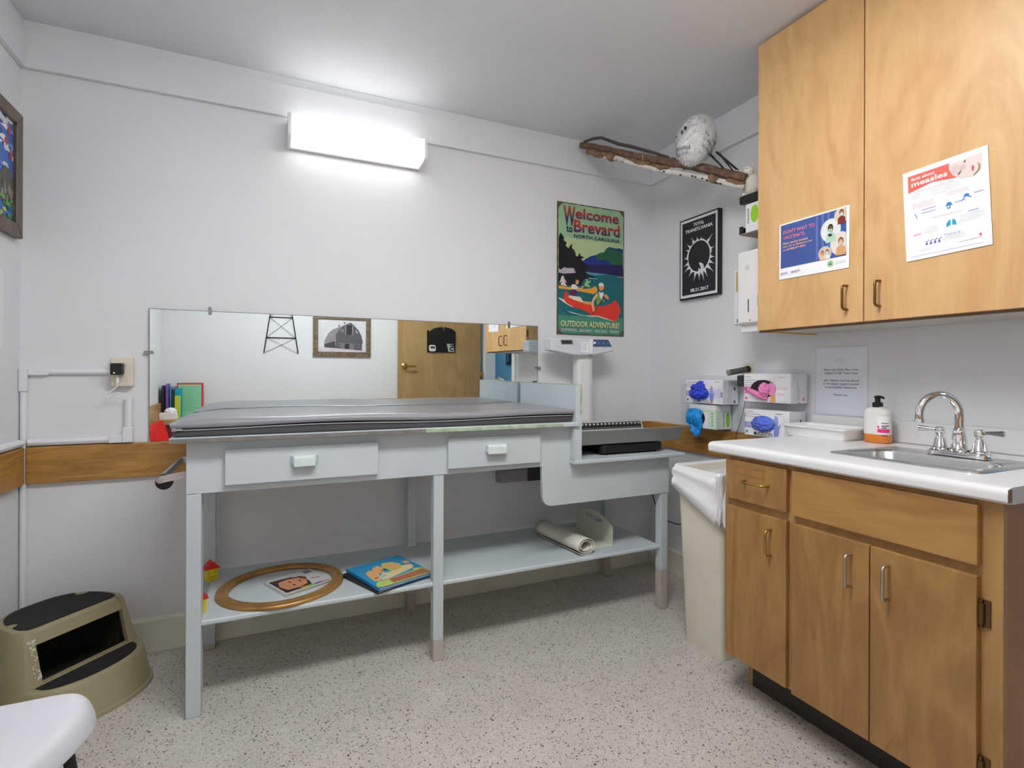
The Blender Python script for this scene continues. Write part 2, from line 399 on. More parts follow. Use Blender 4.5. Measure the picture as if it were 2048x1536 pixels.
# ================================================================== the room
XL, XR, YB, YF, ZC = -0.885, 2.155, 2.64, -0.25, 2.531
DY0, DY1, DZ = -0.20, 0.56, 2.05         # doorway in the right wall
g = G(); g.box(XL - .1, 3.4, -3.3, YB + .1, -0.05, 0); struct(g.obj('floor', floor_mat()))
g = G(); g.box(XL - .1, 3.4, -3.3, YB + .1, ZC, ZC + .08); struct(g.obj('ceiling', ceil_m))
g = G(); g.box(XL - .1, XR + .1, YB, YB + .1, 0, ZC); struct(g.obj('wall_back', wall_m))
g = G(); g.box(XL - .1, XL, YF - .1, YB, 0, ZC); struct(g.obj('wall_left', wall_m))
g = G(); g.box(XL - .1, XR, YF - .1, YF, 0, ZC); struct(g.obj('wall_front', wall_m))
g = G(); g.box(XR, XR + .12, DY1, YB, 0, ZC); g.box(XR, XR + .12, YF - .1, DY0, 0, ZC); g.box(XR, XR + .12, DY0, DY1, DZ, ZC)
struct(g.obj('wall_right', wall_m))
hall_blue = mat('hall_blue_paint', (124, 178, 206), 0.7)
g = G(); g.box(3.3, 3.4, -3.3, 1.3, 0, ZC); struct(g.obj('wall_hall_far', hall_blue))
g = G(); g.box(XR + .12, 3.3, -3.3, -3.2, 0, ZC); struct(g.obj('wall_hall_end', hall_blue))
g = G(); g.box(XR + .12, 3.3, 1.2, 1.3, 0, ZC); struct(g.obj('wall_hall_near', wall_m))
g = G(); g.box(XR, XR + .12, -3.3, YF - .1, 0, ZC); struct(g.obj('wall_hall_side', wall_m))
# frieze boards with the narrow batten above them
def frieze(name, b1, b2):
    g = G(); g.box(*b1); g.box(*b2); struct(g.obj(name, trim_m, bevel=.002))
frieze('trim_1', (XL, XR, YB - .02, YB, 2.344, 2.488), (XL, XR, YB - .008, YB, 2.488, ZC))
frieze('trim_2', (XR - .02, XR, .62, YB - .02, 2.344, 2.488), (XR - .008, XR, .62, YB - .008, 2.488, ZC))
frieze('trim_3', (XL, XL + .02, YF, YB - .02, 2.344, 2.488), (XL, XL + .008, YF, YB - .008, 2.488, ZC))
def baseb(name, pts, d):
    g = G(); g.prism(pts, d); struct(g.obj(name, base_m, bevel=.002))
baseb('baseboard_back', [(XL, YB, 0), (XL, YB - .016, 0), (XL, YB - .016, .132), (XL, YB - .007, .145), (XL, YB, .145)], (XR - XL, 0, 0))
baseb('baseboard_right', [(XR, 1.46, 0), (XR - .016, 1.46, 0), (XR - .016, 1.46, .132), (XR - .007, 1.46, .145), (XR, 1.46, .145)], (0, YB - .016 - 1.46, 0))
baseb('baseboard_left', [(XL, YF, 0), (XL + .016, YF, 0), (XL + .016, YF, .132), (XL + .007, YF, .145), (XL, YF, .145)], (0, YB - .016 - YF, 0))
# wooden chair rails
g = G(); g.box(XL + .024, 2.133, YB - .022, YB, .737, .880); struct(g.obj('trim_4', rail_w, bevel=.004))
g = G(); g.box(XR - .022, XR, 1.50, YB, .737, .880); struct(g.obj('trim_5', rail_wy, bevel=.004))
g = G(); g.box(XL, XL + .022, YF, YB - .022, .737, .880); struct(g.obj('trim_6', rail_wy, bevel=.004))
g = G(); g.box(-.3, 1.2, YF, YF + .022, .737, .880); struct(g.obj('trim_7', rail_w, bevel=.004))
# nail heads on the left end of the back rail
# door casing
g = G()
g.box(XR - .018, XR, DY1, DY1 + .07, 0, DZ + .07); g.box(XR - .018, XR, DY0 - .05, DY0, 0, DZ + .07); g.box(XR - .018, XR, DY0, DY1, DZ, DZ + .07)
g.box(XR, XR + .12, DY0 - .001, DY0 + .02, 0, DZ); g.box(XR, XR + .12, DY1 - .02, DY1 + .001, 0, DZ); g.box(XR, XR + .12, DY0, DY1, DZ - .02, DZ)
struct(g.obj('trim_8', trim_m, bevel=.002))

# open door lying back along the wall behind the camera
d = bpy.data.objects.new('door_1', None); COL.objects.link(d); d.location = (2.09, -.18, 0); d['kind'] = 'structure'; PM[d.name] = Matrix.Translation(d.location)
g = G(); g.box(1.186, 2.09, -.22, -.18, .01, 2.03); g.obj('door_leaf', door_w, d, bevel=.002)
g = G()
g.lathe((1.25, -.18, 1.215), [(.034, 0), (.034, .004), (.026, .01), (.012, .014), (.012, .05)], axis=(0, 1, 0))
g.tube([(1.25, -.132, 1.215), (1.29, -.130, 1.215), (1.365, -.132, 1.215)], [.011, .010, .009])
g.obj('door_handle', brass_m, d, auto=40)
for z in (.25, 1.12, 1.82):
    g = G(); g.box(2.092, 2.115, -.2, -.182, z - .045, z + .045); g.tube([(2.104, -.176, z - .045), (2.104, -.176, z + .045)], .006); g.obj('hinge', brass_m, d)

# ================================================================== lamps
def emat(name, strength, col=(1, 1, 1)):
    m = bpy.data.materials.new(name); m.use_nodes = True; nt = m.node_tree; b = nt.nodes['Principled BSDF']
    b.inputs['Base Color'].default_value = (.9, .9, .9, 1); b.inputs['Emission Color'].default_value = col + (1,); b.inputs['Emission Strength'].default_value = strength
    return m
t = thing('wall_light', 'white strip light with glowing diffuser high on the back wall', 'light', (.37, 2.6, 2.16))
g = G(); g.box(.074, .672, 2.6185, 2.64, 2.200, 2.318); g.obj('housing', white_pl, t, bevel=.004)
g = G()
prof = [(2.615, 2.314), (2.51, 2.308), (2.500, 2.300), (2.496, 2.26), (2.500, 2.216), (2.510, 2.209), (2.618, 2.209)]
g.loft([[(x, y, z) for y, z in prof] for x in (.078, .668)], smooth=False); g.obj('diffuser', emat('lit_diffuser', WALL_LAMP, (1.0, .99, .98)), t, auto=50)
for x in (.060, .668):
    g = G(); pr = [(2.64, 2.322), (2.53, 2.318), (2.492, 2.308), (2.489, 2.24), (2.492, 2.212), (2.502, 2.203), (2.64, 2.198)]
    g.prism([(x, y, z) for y, z in pr], (.014, 0, 0)); g.obj('end_cap', white_pl, t, bevel=.003)
t = thing('ceiling_light', 'long white ceiling light with prismatic diffuser in the middle of the room', 'light', (.5, .9, 2.53))
g = G(); g.box(-.12, 1.12, .70, 1.10, 2.49, ZC); g.obj('housing', white_pl, t, bevel=.004)
g = G(); g.box(-.10, 1.10, .72, 1.08, 2.445, 2.49); g.obj('diffuser', emat('ceiling_diffuser', CEIL_LAMP, (.985, .992, 1.0)), t, bevel=.01)
t = thing('hall_fill_light', 'unseen square light added to brighten the hallway beyond the door', 'light', (2.8, -1.2, 2.53))  # out of view, added so the blue hallway reads bright in the mirror
g = G(); g.box(2.55, 3.05, -1.7, -.7, 2.50, ZC); g.obj('housing', white_pl, t)
g = G(); g.box(2.57, 3.03, -1.68, -.72, 2.47, 2.50); g.obj('diffuser', emat('hall_fill_diffuser', HALL_FILL), t)

# ================================================================== changing table
T = thing('changing_table', 'blue grey painted wooden changing table with two drawers and a lower shelf', 'table', (.75, 2.33, 0))
def leg(x0, x1, y0, y1, zt, zp):
    g = G()
    if zp > 0: g.box(x0, x1, y0, y1, 0, zp, 1)
    g.box(x0, x1, y0, y1, zp, zt, 0); g.obj('leg', [blue_grey, taupe_m], T, bevel=.003, weld=False)
leg(-.262, -.217, 2.092, 2.135, .93, .012); leg(.598, .641, 2.073, 2.116, .76, .084); leg(1.760, 1.803, 2.073, 2.116, .765, .197)
leg(-.259, -.215, 2.557, 2.600, .93, .02); leg(.608, .650, 2.557, 2.600, .93, .09); leg(1.760, 1.803, 2.557, 2.600, .765, .12)
g = G()   # leg 1 runs flush with the apron front
# front board: one board that drops at the right into the deep panel under the scale deck
pts = [(-.262, .758), (1.092, .758), (1.096, .622), (1.101, .602), (1.113, .587), (1.135, .579), (1.807, .579), (1.807, .766), (1.237, .766), (1.237, .937), (-.262, .937)]
g.prism([(x, 2.070, z) for x, z in pts], (0, .022, 0)); g.obj('front_apron', blue_grey, T, bevel=.002)
g = G(); g.box(-.262, -.217, 2.070, 2.092, 0, .757); g.obj('leg_facing', blue_grey, T, bevel=.003)
g = G(); g.box(-.262, -.242, 2.092, 2.60, .758, .937); g.obj('side_apron', blue_grey, T)
g = G(); g.box(-.262, 1.24, 2.58, 2.60, .758, .937); g.obj('back_apron', blue_grey, T)
g = G(); g.box(1.787, 1.807, 2.092, 2.60, .62, .766); g.obj('side_apron', blue_grey, T)
g = G(); g.box(-.305, 1.2395, 2.022, 2.606, .936, .954, 0)
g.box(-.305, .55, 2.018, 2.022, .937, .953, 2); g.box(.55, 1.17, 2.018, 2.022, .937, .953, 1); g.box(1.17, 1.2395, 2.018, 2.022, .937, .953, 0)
g.box(1.240, 1.256, 2.018, 2.0285, .936, .954, 0)
g.obj('tabletop', [blue_grey, worn_green, worn_shaded_grey], T, bevel=.003)
g = G(); g.box(1.240, 1.272, 2.030, 2.61, .7825, 1.121, 0)
g.box(1.2395, 1.2725, 2.029, 2.611, 1.1211, 1.1245, 1); g.box(1.262, 1.2725, 2.0285, 2.0299, .99, 1.1209, 1)
g.obj('divider_panel', [blue_grey, worn_green], T, bevel=.003)
g = G(); g.box(1.232, 1.868, 2.022, 2.61, .764, .782); g.obj('scale_deck', blue_grey, T, bevel=.004)
g = G(); g.box(1.2325, 1.2397, 2.03, 2.0695, .7825, .9355); g.obj('corner_cleat', blue_grey, T, bevel=.003)
g = G(); g.box(-.225, 1.762, 2.078, 2.605, .302, .320); g.obj('lower_shelf', blue_grey, T, bevel=.006, seg=3)
for xa_, xb_ in ((.60, .64), (1.765, 1.80), (-.255, -.22)): g = G(); g.box(xa_, xb_, 2.135, 2.555, .26, .30); g.obj('shelf_bearer', blue_grey, T)
pull_p = mat('pull_paint', (206, 218, 216), 0.4, var=0.06, vscale=40)
def drawer(x0, x1, z0, z1, px0, px1, flare):
    g = G(); g.box(x0, x1, 2.052, 2.070, z0, z1); g.box(x0 + .02, x1 - .02, 2.092, 2.5, z0 + .01, z1 - .01)
    dr = g.obj('drawer', blue_grey, T, bevel=.003)
    g = G()
    zt, zb = .873, .833
    prof = [(2.052, zt), (2.036, zt), (2.027, zt - .008), (2.025, zb + .003), (2.029, zb), (2.036, zb + .004), (2.040, zt - .016), (2.052, zt - .014)]
    g.loft([[(x, y, z) for y, z in prof] for x in (px0 + flare, px1 - flare)], smooth=False)
    g.obj('drawer_pull', pull_p, dr, bevel=.0015)
    for a, b in ((px0, px0 + flare), (px1, px1 - flare)):
        g = G(); g.hexa([(a, 2.052, .846), (b, 2.052, .838), (b, 2.030, .838), (a + (b - a) * .5, 2.040, .846)], [(a, 2.052, zt), (b, 2.052, zt), (b, 2.030, zt), (a + (b - a) * .5, 2.036, zt)])
        g.obj('pull_end', pull_p, dr)
drawer(-.146, .373, .782, .906, .061, .157, .012)
drawer(.653, 1.076, .781, .906, .812, .908, .006)
for y0, y1 in ((2.52, 2.524), (2.098, 2.102)):   # paper roll bracket bolted to the left end
    g = G(); g.prism([(-.262, y0, .834), (-.34, y0, .822), (-.352, y0, .81), (-.345, y0, .797), (-.262, y0, .811)], (0, y1 - y0, 0))
    br = g.obj('paper_roll_arm', mat('bracket_metal', (205, 203, 200), .35, .6), T, bevel=.001)
g = G(); g.tube([(-.34, 2.100, .809), (-.34, 2.522, .809)], .013, 16); g.obj('roller', mat('roller_grey', (150, 152, 154), .3, .7), br, auto=40)
g = G(); g.lathe((-.34, 2.094, .809), [(.010, 0), (.010, .003), (.004, .004)], axis=(0, -1, 0)); g.obj('bolt', steel_m, br, auto=40)
g = G(); g.lathe((-.33, 2.108, .800), [(.026, 0), (.026, .012)], axis=(0, 1, 0), seg=32); g.obj('hub', black_m, br, auto=40)

# changing pad
P_ = thing('changing_pad', 'long grey vinyl changing pad with zipped edge on the table', 'changing pad', (.46, 2.32, .955))
def padz(x, y, top):
    sag = .004 * math.sin(x * 5 + 1) + .003 * math.sin(x * 11 + y * 5)
    e = .010 * (1 - min(1, (x + .305) / .12)) if x < -.185 else 0
    return top + sag * .6 - e
nx, ny = 60, 20
g = G(); rows = []
X0, X1, Y0, Y1 = -.300, 1.232, 2.045, 2.598
for j in range(ny + 1):
    y = Y0 + (Y1 - Y0) * j / ny
    inset = .004 * math.sin(j)
    rows.append([(X0 + (X1 - X0) * i / nx + (-.004 if i == 0 else 0), y, padz(X0 + (X1 - X0) * i / nx, y, 1.014 - .004 * (j == 0) - .003 * (j == ny)) - .006 * (i in (0, nx))) for i in range(nx + 1)])
top_e = rows
g.loft(rows, closed=False)
def skirt(g, edge, out, zs, m=0, ry=0.0):
    rings = []
    for z, o in zs:
        rings.append([(p[0] + out[0] * o, p[1] + out[1] * o, (p[2] if z is None else z + (.0035 * math.sin(p[0] * 7)) * (z > .97))) for p in edge])
    g.loft(rings, m=m, closed=False)
zs = [(None, 0), (1.003, .006), (.996, .007), (.990, .004)]
skirt(g, rows[0], (0, -1), zs); skirt(g, rows[-1], (0, 1), zs)
skirt(g, [r[0] for r in rows], (-1, 0), zs); skirt(g, [r[-1] for r in rows], (1, 0), zs)
g.obj('pad_top', vinyl, P_, weld=True)
g = G(); g.box(X0 + .001, X1, Y0 + .002, Y1, .955, .990); g.obj('pad_base', vinyl_dk, P_, bevel=.008, seg=3)
zm = mat('zip_tape', (190, 190, 192), .5)
g = G()
for k, zz in ((0, .9905), (1, .9815)):
    g.tube([(X0 + .02 * (k) + (X1 - X0 - .02) * i / 60, Y0 - .0015 + .002 * (i == 60), zz + .0035 * math.sin((X0 + (X1 - X0) * i / 60) * 7 + k * .4)) for i in range(61)], .0013, 6)
g.obj('zipper', zm, P_)
g = G(); g.box(X0 + .006, X0 + .03, Y0 - .006, Y0, .977, .984); g.box(X0, X0 + .012, Y0 - .005, Y0 - .001, .975, .986); g.obj('zipper_pull', steel_m, P_, bevel=.001)

# ================================================================== things on the lower shelf
gold = mat('antique_gold', (178, 136, 80), .34, .5, var=.25, vscale=9, bump=.3, bscale=50)
def ring(cx, cy, z, prof, rx, ry, m, parent, name, n=96, rot=0.0):
    g = G(); rings = []
    for k in range(n + 1):
        a = 2 * math.pi * k / n
        rings.append([(cx + (rx - d) * math.cos(a) * math.cos(rot) - (ry - d) * math.sin(a) * math.sin(rot), cy + (rx - d) * math.cos(a) * math.sin(rot) + (ry - d) * math.sin(a) * math.cos(rot), z + h) for d, h in prof])
    g.loft(rings, closed=True, caps=False); return g.obj(name, m, parent, weld=True)
o = ring(.040, 2.293, .3205, [(0, .0), (0, .008), (.004, .013), (.010, .014), (.014, .010), (.026, .009), (.032, .014), (.040, .015), (.044, .010), (.046, 0)], .235, .222, gold, None, 'oval_frame', rot=.3)
tag(o, 'empty oval gold picture frame lying on the lower shelf', 'picture frame')
def flat_book(name, label, cat, c, ux, w_, h_, z0, th, cover, pages, art=None, mats=None, tilt=0.0):
    """book lying flat: c = centre, ux = direction of width; returns the plane of its cover"""
    U = Vector((math.cos(ux), math.sin(ux), 0)); V = Vector((-math.sin(ux), math.cos(ux), 0))
    t = thing(name, label, cat, (c[0], c[1], z0))
    M = Matrix(((U.x, V.x, 0, c[0]), (U.y, V.y, 0, c[1]), (0, 0, 1, z0), (0, 0, 0, 1)))
    if tilt: M = M @ Matrix.Rotation(tilt, 4, 'Y')
    g = G(M); a, b = w_ / 2, h_ / 2
    g.box(-a, a, -b, b, 0, .0025); g.box(-a, a, -b, b, th - .0025, th); g.box(-a, -a + .003, -b, b, .0025, th - .0025)
    g.obj('cover', cover, t, bevel=.0008)
    g = G(M); g.box(-a + .004, a - .004, -b + .004, b - .004, .0026, th - .0026); g.obj('pages', pages, t)
    pl = Pl(M @ Vector((-a, -b, th)), M.to_3x3() @ Vector((1, 0, 0)), M.to_3x3() @ Vector((0, 1, 0)), M.to_3x3() @ Vector((0, 0, 1)))
    return t, pl
pages_m = mat('book_pages', (214, 206, 188), .8)
# photo board book inside the oval
bt, pl = flat_book('board_book', 'small board book with a child face on its cover inside the oval frame', 'book', (.101, 2.288), math.atan2(.083, .174), .193, .185, .3205, .013, mat('pale_cover', (205, 205, 200), .4), mat('grey_pages', (188, 184, 168), .7))
g = G(); W, Hh = 193, 185
g.rect(pl, 6, W - 6, 6, Hh - 6, 0, 1)
g.poly(pl, [(6, 12), (112, 12), (125, 60), (122, 120), (90, 150), (6, 160)], 1, 2)
g.poly(pl, [(22, 34), (70, 26), (108, 42), (122, 80), (112, 118), (70, 136), (30, 128), (14, 84)], 2, 3)
g.disc(pl, 62, 62, 5, 7, 1, 4); g.disc(pl, 64, 102, 5, 7, 1, 4); g.disc(pl, 98, 84, 4, 12, 3, 4)
g.poly(pl, [(112, 100), (128, 84), (134, 110), (122, 134), (108, 130)], 3, 4)
g.rect(pl, 66, 92, 6, 18, 4, 5); g.rect(pl, 92, 122, 6, 18, 5, 5); g.rect(pl, 122, 152, 6, 18, 6, 5); g.rect(pl, 152, 187, 6, 18, 7, 5)
g.rect(pl, 150, 182, 138, 172, 8, 5); g.poly(pl, [(140, 70), (172, 60), (176, 68), (142, 82)], 9, 5)
g.obj('cover_picture', [mat('cover_grey', (196, 198, 200), .35), mat('hair_brown', (52, 36, 30), .4), mat('skin_print', (206, 142, 104), .35), mat('red_brown', (112, 50, 44), .4), mat('orange_print', (230, 160, 70), .4), mat('green_print', (120, 190, 80), .4), mat('violet_print', (140, 90, 170), .4), mat('pink_print', (214, 150, 170), .4), mat('grey_print', (120, 124, 122), .4), mat('salmon_print', (206, 130, 110), .4)], bt)
# black book under the blue one
an = math.atan2(.107, .172)
kt, kp = flat_book('picture_book', 'black hardcover book lying under the blue picture book on the shelf', 'book', (.408, 2.225), math.atan2(-.268, .12) + math.pi / 2, .205, .285, .3205, .011, mat('black_cover', (34, 32, 34), .35), pages_m)
g = G(); g.rect(kp, 8, 40, 262, 278, 0, 2); g.obj('cover_sticker', white_paper, kt); g = G(); g.rect(kp, 30, 198, 6, 60, 0, 2); g.obj('cover_print', mat('brown_print', (96, 62, 48), .4), kt)
bt, pl = flat_book('picture_book', 'blue hardcover picture book with peach figures, on top of the black book', 'book', (.450, 2.222), math.atan2(.081, .236), .25, .275, .3318, .013, mat('blue_cover', (30, 130, 190), .35), pages_m)
g = G()
g.rect(pl, 0, 250, 0, 275, 0, 1)
g.poly(pl, [(0, 10), (20, 0), (60, 0), (250, 0), (250, 60), (240, 80), (205, 92), (205, 70), (60, 52), (30, 60), (10, 40)], 1, 2)
g.poly(pl, [(70, 8), (245, 8), (236, 62), (72, 50)], 3, 3)
g.poly(pl, [(50, 60), (80, 58), (205, 92), (228, 110), (230, 140), (180, 150), (150, 120), (90, 130), (60, 100)], 2, 2)
g.poly(pl, [(20, 70), (45, 62), (66, 110), (78, 160), (60, 186), (34, 170), (26, 130)], 4, 3)
g.poly(pl, [(70, 130), (100, 132), (120, 180), (110, 214), (80, 200), (66, 170)], 4, 3)
g.poly(pl, [(130, 120), (180, 128), (198, 168), (180, 216), (140, 226), (118, 190)], 5, 3)
g.poly(pl, [(140, 140), (176, 146), (184, 180), (164, 204), (138, 192)], 4, 4)
g.poly(pl, [(212, 150), (238, 154), (240, 186), (216, 190)], 4, 4)
g.poly(pl, [(60, 82), (84, 88), (88, 104), (64, 100)], 6, 5); g.poly(pl, [(100, 110), (124, 116), (126, 128), (102, 124)], 6, 5)
g.poly(pl, [(96, 150), (120, 144), (122, 150), (98, 158)], 7, 5); g.poly(pl, [(34, 88), (52, 92), (52, 98), (34, 96)], 7, 5)
for k in range(9): g.rect(pl, 12 + k * 12, 18 + k * 12, 236, 254, 8, 3)
g.obj('cover_picture', [mat('sky_blue', (34, 150, 204), .35), mat('lime', (190, 206, 104), .4), mat('cream_print', (236, 210, 160), .4), mat('clay_print', (176, 110, 80), .4), mat('peach_print', (232, 178, 112), .4), mat('straw_print', (216, 196, 96), .4), mat('aqua_print', (120, 200, 210), .4), ink_m, mat('slate_blue', (70, 130, 160), .4)], bt)
# toy houses
yellow = mat('toy_yellow', (226, 208, 44), .4); red = mat('toy_red', (206, 36, 30), .4)
def toy(label, x, y, rz, z=.3205):
    t = thing('toy_house', label, 'toy', (x, y, z), 'yellow and red toy houses')
    M = Matrix.Translation((x, y, z)) @ Matrix.Rotation(rz, 4, 'Z')
    g = G(M); g.box(-.022, .022, -.018, .018, 0, .048); g.obj('walls', yellow, t, bevel=.001)
    g = G(M); g.prism([(-.030, -.022, .048), (.030, -.022, .048), (0, -.022, .080)], (0, .044, 0)); g.obj('roof', red, t, bevel=.001)
    g = G(M); pl = Pl(M @ Vector((-.022, -.018, 0)), M.to_3x3() @ Vector((1, 0, 0)), (0, 0, 1), M.to_3x3() @ Vector((0, -1, 0)))
    g = G()
    for a in (6, 28):
        g.rect(pl, a, a + 9, 27, 40, 0, 1); g.rect(pl, a, a + 9, 8, 20, 0, 1)
        g.rect(pl, a + .8, a + 4, 28, 39, 1, 2); g.rect(pl, a + 5, a + 8.2, 28, 39, 1, 2); g.rect(pl, a + .8, a + 4, 9, 19, 1, 2); g.rect(pl, a + 5, a + 8.2, 9, 19, 1, 2)
    g.rect(pl, 18, 26, 0, 18, 0, 1); g.rect(pl, 19.5, 24.5, 1, 16, 1, 2)
    g.obj('printed_windows', [mat('olive_ink', (110, 100, 20), .5), yellow], t)
toy('small yellow toy house with red roof near the back of the lower shelf', -.224, 2.500 - .02, .35)
toy('small yellow toy house at the front edge of the lower shelf behind the left leg', -.234, 2.162, .25)
# rolled vinyl mat and acrylic tray at the right of the shelf
vin_w = mat('cream_vinyl', (214, 212, 198), .4, bump=.1, bscale=100)
g = G(); A, B = Vector((1.345, 2.105, .3205)), Vector((1.30, 2.47, .3205)); dd = (B - A).normalized(); sx = Vector((dd.y, -dd.x, 0))
def spiral(t):
    a = -2.3 + t * 4.6 * math.pi; r = .050 - .0058 * (t * 4.6 * math.pi) / math.pi * .95
    return a, r
def rollring(P0, k):
    pts = []
    n = 64
    for i in range(n + 1):
        t = i / n; a, r = spiral(t)
        pts.append(P0 + sx * (math.cos(a) * r * 1.15) + Vector((0, 0, 1)) * (math.sin(a) * r * .82 + .0405))
    return pts
g.loft([rollring(A + dd * (B - A).length * k / 8, k) for k in range(9)], closed=False)
o = g.obj('rolled_mat', vin_w, None, solid=.0022); tag(o, 'cream vinyl mat rolled up on the right part of the shelf', 'rolled mat')
t = thing('carry_tray', 'translucent cream plastic tray with a handle cutout in its end beside the rolled mat', 'tray', (1.49, 2.33, .3205))
cream_pl = mat('cream_plastic', (226, 230, 212), .35, trans=.15)
ax = Vector((.17, .36, 0)).normalized()
g = G()
Ya, Yb = 2.165, 2.50; xa, xb = 1.405, 1.535
g.box(xa, xb, Ya, Yb, .3205, .3235)
g.obj('tray_base', cream_pl, t)
# tall end panel with arched top and a slot
g = G()
def endp(y):
    # front-to-back wall running along the right side of the tray
    pass
n = 14; xs = 1.535
prof_t = [(Ya + (Yb - Ya) * i / n, .415 + .045 * math.sin(math.pi * min(1, (i / n) * 1.05))) for i in range(n + 1)]
for i in range(n):
    (ya, za), (yb, zb) = prof_t[i], prof_t[i + 1]
    fr = (i + .5) / n
    if .28 < fr < .72:
        g.prism([(xs, ya, .3235), (xs, yb, .3235), (xs, yb, .408), (xs, ya, .408)], (.003, 0, 0))
        g.prism([(xs, ya, .432), (xs, yb, .432), (xs, yb, zb), (xs, ya, za)], (.003, 0, 0))
    else:
        g.prism([(xs, ya, .3235), (xs, yb, .3235), (xs, yb, zb), (xs, ya, za)], (.003, 0, 0))
g.obj('handle_panel', cream_pl, t, weld=True)
# ================================================================== baby scale on the deck
S_ = thing('baby_scale', 'grey baby scale with tray, ruler and display head on a column', 'scale', (1.62, 2.3, .782))
g = G(); ring_pts = rrect(1.43, 1.80, 2.10, 2.42, .03)
g.loft([[(x, y, z) for x, y in ring_pts] for z in (.790, .829)], smooth=False)
for x, y in ((1.46, 2.14), (1.77, 2.14), (1.46, 2.38), (1.77, 2.38)): g.lathe((x, y, .782), [(.012, 0), (.012, .009)], seg=14)
g.obj('scale_base', black_m, S_, bevel=.004)
scale_g = mat('scale_grey', (150, 154, 150), .4, .25)
g = G()
# tray: flat bed, flared front lip, raised back ledge
x0, x1 = 1.28, 1.905
g.loft([[(x, y, z) for y, z in ((2.075, .907), (2.105, .842), (2.40, .846), (2.43, .850), (2.43, .843), (2.40, .838), (2.105, .835), (2.070, .905))] for x in (x0, x1 - .0)], smooth=False)
g.hexa([(x0, 2.105, .848), (x0 + .01, 2.105, .848), (x0 + .01, 2.43, .848), (x0, 2.43, .848)], [(x0, 2.08, .905), (x0 + .01, 2.08, .905), (x0 + .01, 2.43, .895), (x0, 2.43, .895)])
g.obj('tray', scale_g, S_, bevel=.002)
g = G(); g.prism([(1.28, 2.400, .846), (1.28, 2.430, .908), (1.28, 2.475, .912), (1.28, 2.480, .84)], (.64, 0, 0))
g.obj('back_ledge', mat('scale_light_grey', (186, 189, 188), .4), S_, bevel=.003)
g = G(); nv = Vector((0, -.062, .030)).normalized(); vv = Vector((0, .030, .062)).normalized()
pl = Pl((1.28, 2.4002, .8463), (1, 0, 0), vv, nv)
g.rect(pl, 0, 628, 26, 64, 0, 1)
for k in range(25):
    g.rect(pl, 8 + k * 25, 22 + k * 25, 50, 60, 1, 2)
for k in range(125):
    g.rect(pl, 6 + k * 5, 7.4 + k * 5, 30, 34 if k % 5 else 38, 1, 2)
g.obj('measuring_ruler', [black_m, mat('ruler_white', (190, 192, 192), .5)], S_)
g = G(); g.loft([[(x, y, z) for x, y in rrect(1.532, 1.632, 2.485, 2.555, .018)] for z in (.782, 1.30)], smooth=False)
g.obj('column', white_pl, S_, auto=40)
g = G(); g.box(1.604, 1.620, 2.478, 2.486, .80, 1.36); g.obj('column_rail', mat('pale_grey_plastic', (205, 208, 212), .35), S_, bevel=.002)
head_m = mat('head_plastic', (212, 216, 222), .35)
g = G()
o1 = [(1.345, 1.360), (1.735, 1.366), (1.748, 1.345), (1.748, 1.300), (1.61, 1.272), (1.50, 1.270), (1.348, 1.293)]
o2 = [(1.350, 1.368), (1.74, 1.373), (1.75, 1.36), (1.75, 1.31), (1.61, 1.284), (1.50, 1.282), (1.352, 1.303)]
g.prism([(x, 2.455, z) for x, z in o1], (0, .085, .004))
g.obj('display_head', head_m, S_, bevel=.008, seg=3)
g = G(); pl = back_pl(0, 2.455, 0)
g.poly(pl, [(1401, 1353), (1476, 1355), (1483, 1329), (1409, 1327)], 0, 1); g.poly(pl, [(1408, 1348), (1470, 1350), (1474, 1334), (1413, 1332)], 1, 2)
HM_ = [mat('lcd_bezel', (120, 124, 126), .3), mat('lcd_dark', (56, 60, 60), .2)]; g.obj('lcd_screen', HM_, S_); g = G(); g.poly(pl, [(1586, 1360), (1708, 1362), (1734, 1322), (1600, 1320)], 2, 1)
for k, m_ in enumerate((3, 4, 4, 4)): g.disc(pl, 1618 + k * 29, 1342, 9, 7, m_, 2)
pass
HM = [mat('lcd_bezel', (120, 124, 126), .3), mat('lcd_dark', (56, 60, 60), .2), mat('keypad_blue', (74, 90, 118), .4), mat('power_white', (235, 240, 245), .4), mat('key_blue', (60, 120, 190), .4), white_paper, mat('faint_grey', (170, 172, 176), .6)]
g.obj('keypad', HM, S_); g = G(); g.rect(pl, 1532, 1580, 1290, 1345, 5, 1)
for k in range(6): g.rect(pl, 1536, 1576 - (k % 3) * 6, 1334 - k * 7, 1336 - k * 7, 6, 2)
g.obj('instruction_label', HM, S_)
g = G(); g.box(1.582, 1.600, 2.436, 2.456, 1.278, 1.362); g.obj('head_clip', white_pl, S_, bevel=.006, seg=3)

